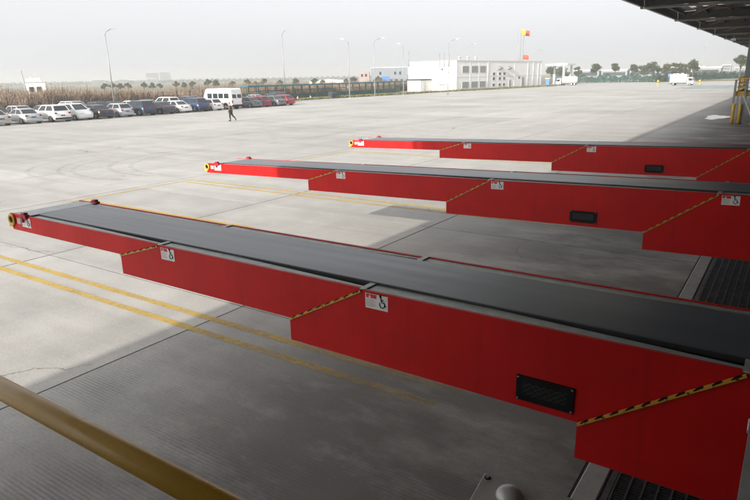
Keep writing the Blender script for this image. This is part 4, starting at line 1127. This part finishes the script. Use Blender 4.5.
# pale blue factory and long white roof behind the shelter
M_PBLUE = simple('pale_blue_cladding', (.20, .225, .26), .6, 0, .08, .3)
pb = thing('factory', 'pale blue factory block behind the teal shelter', 'building', (-157, 244, -.03), math.radians(33))
m = MB(); m.box(-8.2, 8.2, 0, 14, 0, 7.6); m.build('wall', M_PBLUE, pb)
m = MB(); m.box(-8.4, 8.4, -.2, 14.2, 7.6, 7.9); m.build('roof_edge', M_TRIM, pb)
for x in (-4.6, 2.2, 4.5):
    for z in (4.6,):
        m = MB(); m.box(x, x + .9, -.06, 0, z, z + 1.3); m.build('window', M_GLASS, pb)
for x in (-7.5, -5, -2.5, 0, 2.5, 5):
    m = MB(); m.box(x, x + 1.4, -.06, 0, 1.3, 2.6); m.build('window', M_GLASS, pb)
pk = thing('factory', 'small pinkish block at the left of the pale blue factory', 'building', (-166, 238, -.03), math.radians(33))
m = MB(); m.box(-3.2, 1.6, 0, 8, 0, 6.0); m.build('wall', simple('pink_render', (.34, .27, .26), .8, 0, .06, .3), pk)
for x in (-2.2, -.4): m = MB(); m.box(x, x + .9, -.06, 0, 3.9, 5.1); m.build('window', M_GLASS, pk)
bi = thing('blue_hoarding', 'bright blue hoarding in front of the pale blue factory', 'hoarding', (-149, 229, -.03), math.radians(33))
m = MB(); m.box(-2.0, 1.6, -.1, .1, 1.5, 3.9); m.build('board', simple('hoarding_blue', (.05, .17, .42), .5), bi)
for x in (-1.6, 1.2): m = MB(); m.box(x, x + .15, -.08, .08, 0, 1.5); m.build('leg', M_STEEL, bi)
wr = thing('long_shed', 'long low white-roofed shed far behind the shelter', 'building', (-204, 258.5, -.03), math.radians(38))
m = MB(); m.prism_xz([(-10, 0), (10, 0), (10, 2.1), (0, 3.0), (-10, 2.1)], 0, 10); m.build('wall', M_WALL, wr)
m = MB(); m.prism_xz([(-10.3, 2.1), (0, 3.02), (10.3, 2.1), (10.3, 2.25), (0, 3.2), (-10.3, 2.25)], -.3, 10.3); m.build('roof', M_TRIM, wr)

# distant town
M_TOWN = simple('town_wall', (.26, .28, .31), .8, 0, .08, .02)
def block(x, y, wd, dp, h, ang, label, floors):
    t = thing('tower_block', label, 'building', (x, y, -.03), ang, 'distant town blocks')
    m = MB(); m.box(-wd / 2, wd / 2, -dp / 2, dp / 2, 0, h); m.build('wall', M_TOWN, t)
    m = MB(); m.box(-wd / 2 - .4, wd / 2 + .4, -dp / 2 - .4, dp / 2 + .4, h, h + .8); m.build('roof_edge', M_TRIM, t)
    for k in range(floors):
        m = MB(); z = h * (k + .35) / floors; m.box(-wd / 2 + 1, wd / 2 - 1, -dp / 2 - .1, -dp / 2, z, z + h / floors * .45); m.build('window_band', M_GLASS, t)
block(-1045, 773, 24, 14, 19, math.radians(53), 'wide pale tower block on the left skyline', 6)
block(-1110, 853, 22, 14, 21, math.radians(53), 'second pale tower block right of the wide one', 6)
wd_ = ('first', 'second', 'third', 'fourth', 'fifth', 'sixth', 'seventh', 'eighth', 'ninth', 'tenth', 'eleventh', 'twelfth')
for i in range(9):
    t = i / 8; x = -845 + t * 45; y = 534 + t * 66
    block(x + random.uniform(-40, 20), y + random.uniform(-10, 10), random.uniform(9, 17), 10, random.uniform(4.5, 9.0), math.radians(55), 'low pale block on the left skyline, %s from left' % wd_[i], 3)
for i in range(8):
    t = i / 7; block(-112 + 52 * t, 880 + random.uniform(-30, 60), random.uniform(5, 10), 10, random.uniform(4.5, 9.5), 0, 'low pale block on the right skyline, %s from left' % wd_[i], 3)
for i in range(5):
    t = i / 4; block(-118 + 70 * t, 430, 16, 12, 4.8 + random.uniform(-.6, .8), 0, 'pale warehouse behind the right-hand trees, %s from left' % wd_[i], 1)

# ------------------------------------------------------------------ gate canopy, lorries, weighbridge
gc = thing('gate_canopy', 'white flat gate canopy at the right end of the white building', 'canopy', (0, 0, 0))
m = MB(); m.box(-71, -63.6, 206, 215, 6.2, 6.75); m.build('roof', M_WALL, gc)
for x, y in ((-64.8, 206.5), (-64.8, 214.5), (-70.5, 214.5)):
    m = MB(); m.box(x - .3, x + .3, y - .3, y + .3, -.02, 6.2); m.build('column', M_TRIM, gc)
m = MB(); m.box(-70.8, -64, 214.6, 214.8, -.02, 2.6); m.build('gate_screen', simple('gate_blue_grey', (.06, .09, .12), .6), gc)
bc = thing('sentry_box', 'small blue booth at the right corner of the white building', 'booth', (-63.8, 188.5, -.02))
m = MB(); m.box(-.6, .6, -.6, .6, 0, 2.2); m.build('wall', simple('booth_blue', (.08, .20, .38), .5), bc)
m = MB(); m.box(-.7, .7, -.7, .7, 2.2, 2.35); m.build('roof', M_WALL, bc)
m = MB(); m.box(.6, .62, -.4, .4, 1.0, 1.9); m.build('window', M_GLASS, bc)

def wheels(parent, xs, wdt, r):
    for x in xs:
        for sg in (-1, 1):
            m = MB(); m.tube([(x, sg * (wdt - .28), r), (x, sg * (wdt - .02), r), (x, sg * wdt, r)], [r, r, r * .92], 16); wh = m.build('wheel', M_TYRE, parent)
            m = MB(); m.tube([(x, sg * (wdt - .01), r), (x, sg * (wdt + .015), r)], r * .55, 12); m.build('rim', M_RIM, wh)
M_LW = car_paint('lorry_white', (.62, .62, .60))
def lorry(label, loc, rot, L, kind):
    t = thing('lorry', label, 'lorry', loc, rot)
    m = MB(); m.box(-L / 2 + .1, L / 2 - .3, -.45, .45, .55, .85); m.build('chassis', M_DARK, t)
    cl = 2.0; x0 = L / 2 - cl
    m = MB(); m.prism_xz([(x0, .45), (L / 2 - .05, .45), (L / 2, .9), (L / 2 - .05, 1.5), (L / 2 - .45, 2.45), (L / 2 - .8, 2.6), (x0, 2.6)], -1.1, 1.1); cb = m.build('cab', M_LW, t)
    bv = cb.modifiers.new('b', 'BEVEL'); bv.width = .1; bv.segments = 2
    for sg in (-1, 1):
        m = MB(); m.add([(x0 + .45, sg * 1.106, 1.5), (L / 2 - .25, sg * 1.106, 1.5), (L / 2 - .58, sg * 1.106, 2.3), (x0 + .45, sg * 1.106, 2.3)][::sg], [(0, 1, 2, 3)]); m.build('window', M_GLASS, t, recalc=False)
        m = MB(); y0, y1 = sorted((sg * 1.12, sg * 1.35)); m.box(L / 2 - .35, L / 2 - .25, y0, y1, 1.6, 2.1); m.build('mirror', M_BLACK, t)
        m = MB(); y0, y1 = sorted((sg * .6, sg * 1.0)); m.box(L / 2 - .06, L / 2 + .02, y0, y1, .75, .95); m.build('head_light', M_HEAD, t)
    m = MB(); m.add([(L / 2 - .03, -1.0, 1.52), (L / 2 - .03, 1.0, 1.52), (L / 2 - .43, 1.0, 2.42), (L / 2 - .43, -1.0, 2.42)], [(0, 1, 2, 3)]); m.build('windscreen', M_GLASS, t, recalc=False)
    if kind == 'box':
        m = MB(); m.box(-L / 2, x0 - .12, -1.2, 1.2, .9, 3.55); bx = m.build('cargo_box', M_LW, t)
        for q in range(7):
            x = -L / 2 + .25 + q * (x0 - .12 + L / 2 - .5) / 6
            m = MB(); m.box(x - .04, x + .04, -1.225, 1.225, .95, 3.5); m.build('rib', M_TRIM, bx)
        m = MB(); m.box(-L / 2 + .0, x0 - .12, -1.23, 1.23, .82, .95); m.build('sill', M_STEEL, bx)
        m = MB(); m.box(-.6, .3, -.5, .5, 3.56, 3.95); m.build('roof_unit', simple('roof_unit_pink', (.55, .42, .40), .6), bx)
        m = MB(); m.box(-L / 2 - .3, -L / 2, -1.0, 1.0, .45, .6); m.build('tail_lift', M_DARK, t)
    else:
        m = MB(); n = 18; xa, xb = -L / 2, x0 - .2; rr = [.6, 1.0, 1.12, 1.12, 1.0, .6]; xx = [xa, xa + .15, xa + .5, xb - .5, xb - .15, xb]
        m.tube([(x, 0, 2.05) for x in xx], [r * 1.05 for r in rr], n); tk = m.build('tank', M_LW, t)
        m = MB(); m.box(xa + .6, xb - .6, -.3, .3, 3.18, 3.3); m.build('walkway', M_STEEL, tk)
        for x in (xa + 1.2, (xa + xb) / 2, xb - 1.2): m = MB(); m.tube([(x, 0, 3.1), (x, 0, 3.42)], .28, 12); m.build('hatch', M_TRIM, tk)
        m = MB(); m.box(xa + .3, xb - .3, -1.05, 1.05, .85, 1.02); m.build('side_skirt', M_STEEL, t)
    wheels(t, (-L / 2 + 1.2, L / 2 - 1.0) if kind == 'box' else (-L / 2 + 1.0, -L / 2 + 2.1, L / 2 - 1.0), 1.15, .45)
    return t
lorry('white box lorry with ribbed sides facing right on the yard', (-26.3, 186, -.018), math.radians(-8), 7.4, 'box').scale = (.8, .8, .8)
lorry('white tanker lorry facing left beside the gate canopy', (-61.3, 199, -.018), math.radians(188), 8.0, 'tank').scale = (.82, .82, .82)

wb_ = thing('weighbridge', 'low pale blue weighbridge deck on the yard near the canopy', 'weighbridge', (0, 0, -.018))
M_WB = simple('weighbridge_blue', (.13, .17, .18), .5, .1, .12, 1.0)
for i in range(5):
    m = MB(); m.bevbox(-20.8 + i * 3.6, -20.8 + (i + 1) * 3.6 - .03, 150, 166, 0, .22, .03); m.build('deck_plate', M_WB, wb_)
for y in (149.8, 165.8):
    m = MB(); m.box(-20.8, -2.9, y, y + .18, .22, .42); m.build('edge_rail', M_WB, wb_)
m = MB(); m.prism_xz([(-23.0, 0), (-20.83, 0), (-20.83, .2)], 150, 166); m.build('ramp', M_WB, wb_)

for x, y, h, lb in ((-31.3, 180, 1.5, 'yellow marker post left of the box lorry'), (-22.6, 190, 1.3, 'yellow marker post right of the box lorry')):
    t = thing('marker_post', lb, 'post', (x, y, -.018), 0, 'yellow marker posts')
    m = MB(); m.tube([(0, 0, 0), (0, 0, h - .1), (0, 0, h)], [.22, .22, .12], 12); m.build('tube', simple('marker_yellow', (.70, .52, .03), .5), t)
    m = MB(); m.tube([(0, 0, h * .55), (0, 0, h * .68)], .225, 12); m.build('band', M_BLACK, t)
sg_ = thing('road_sign', 'blue road sign board left of the box lorry', 'sign', (-37.5, 236, -.02))
m = MB(); m.box(-.5, .5, -.04, .04, 1.9, 2.9); m.build('board', simple('sign_blue', (.03, .14, .5), .4), sg_)
m = MB(); m.box(.9, 3.0, -.04, .04, 2.1, 2.8); m.build('board', M_WHITE, sg_)
for x in (-.3, 1.2, 2.7): m = MB(); m.tube([(x, .07, 0), (x, .07, 2.85)], .05, 8); m.build('post', M_LAMP, sg_)
grs = MB(); grs.add([(-40, 236, -.012), (30, 300, -.012), (30, 330, -.012), (-60, 260, -.012)], [(0, 1, 2, 3)])
grs.build('verge', M_GRASS, kind='structure')

# ------------------------------------------------------------------ haze
hm = bpy.data.materials.new('haze'); hm.use_nodes = True; t = hm.node_tree; t.nodes.clear()
pv = t.nodes.new('ShaderNodeVolumePrincipled'); pv.inputs['Color'].default_value = (.97, .98, 1.0, 1); pv.inputs['Density'].default_value = .0009; pv.inputs['Anisotropy'].default_value = 0.45
oo = t.nodes.new('ShaderNodeOutputMaterial'); t.links.new(pv.outputs[0], oo.inputs['Volume'])
m = MB(); m.box(-2950, 850, -350, 3150, -1.05, 27); m.build('haze', hm, kind='stuff')
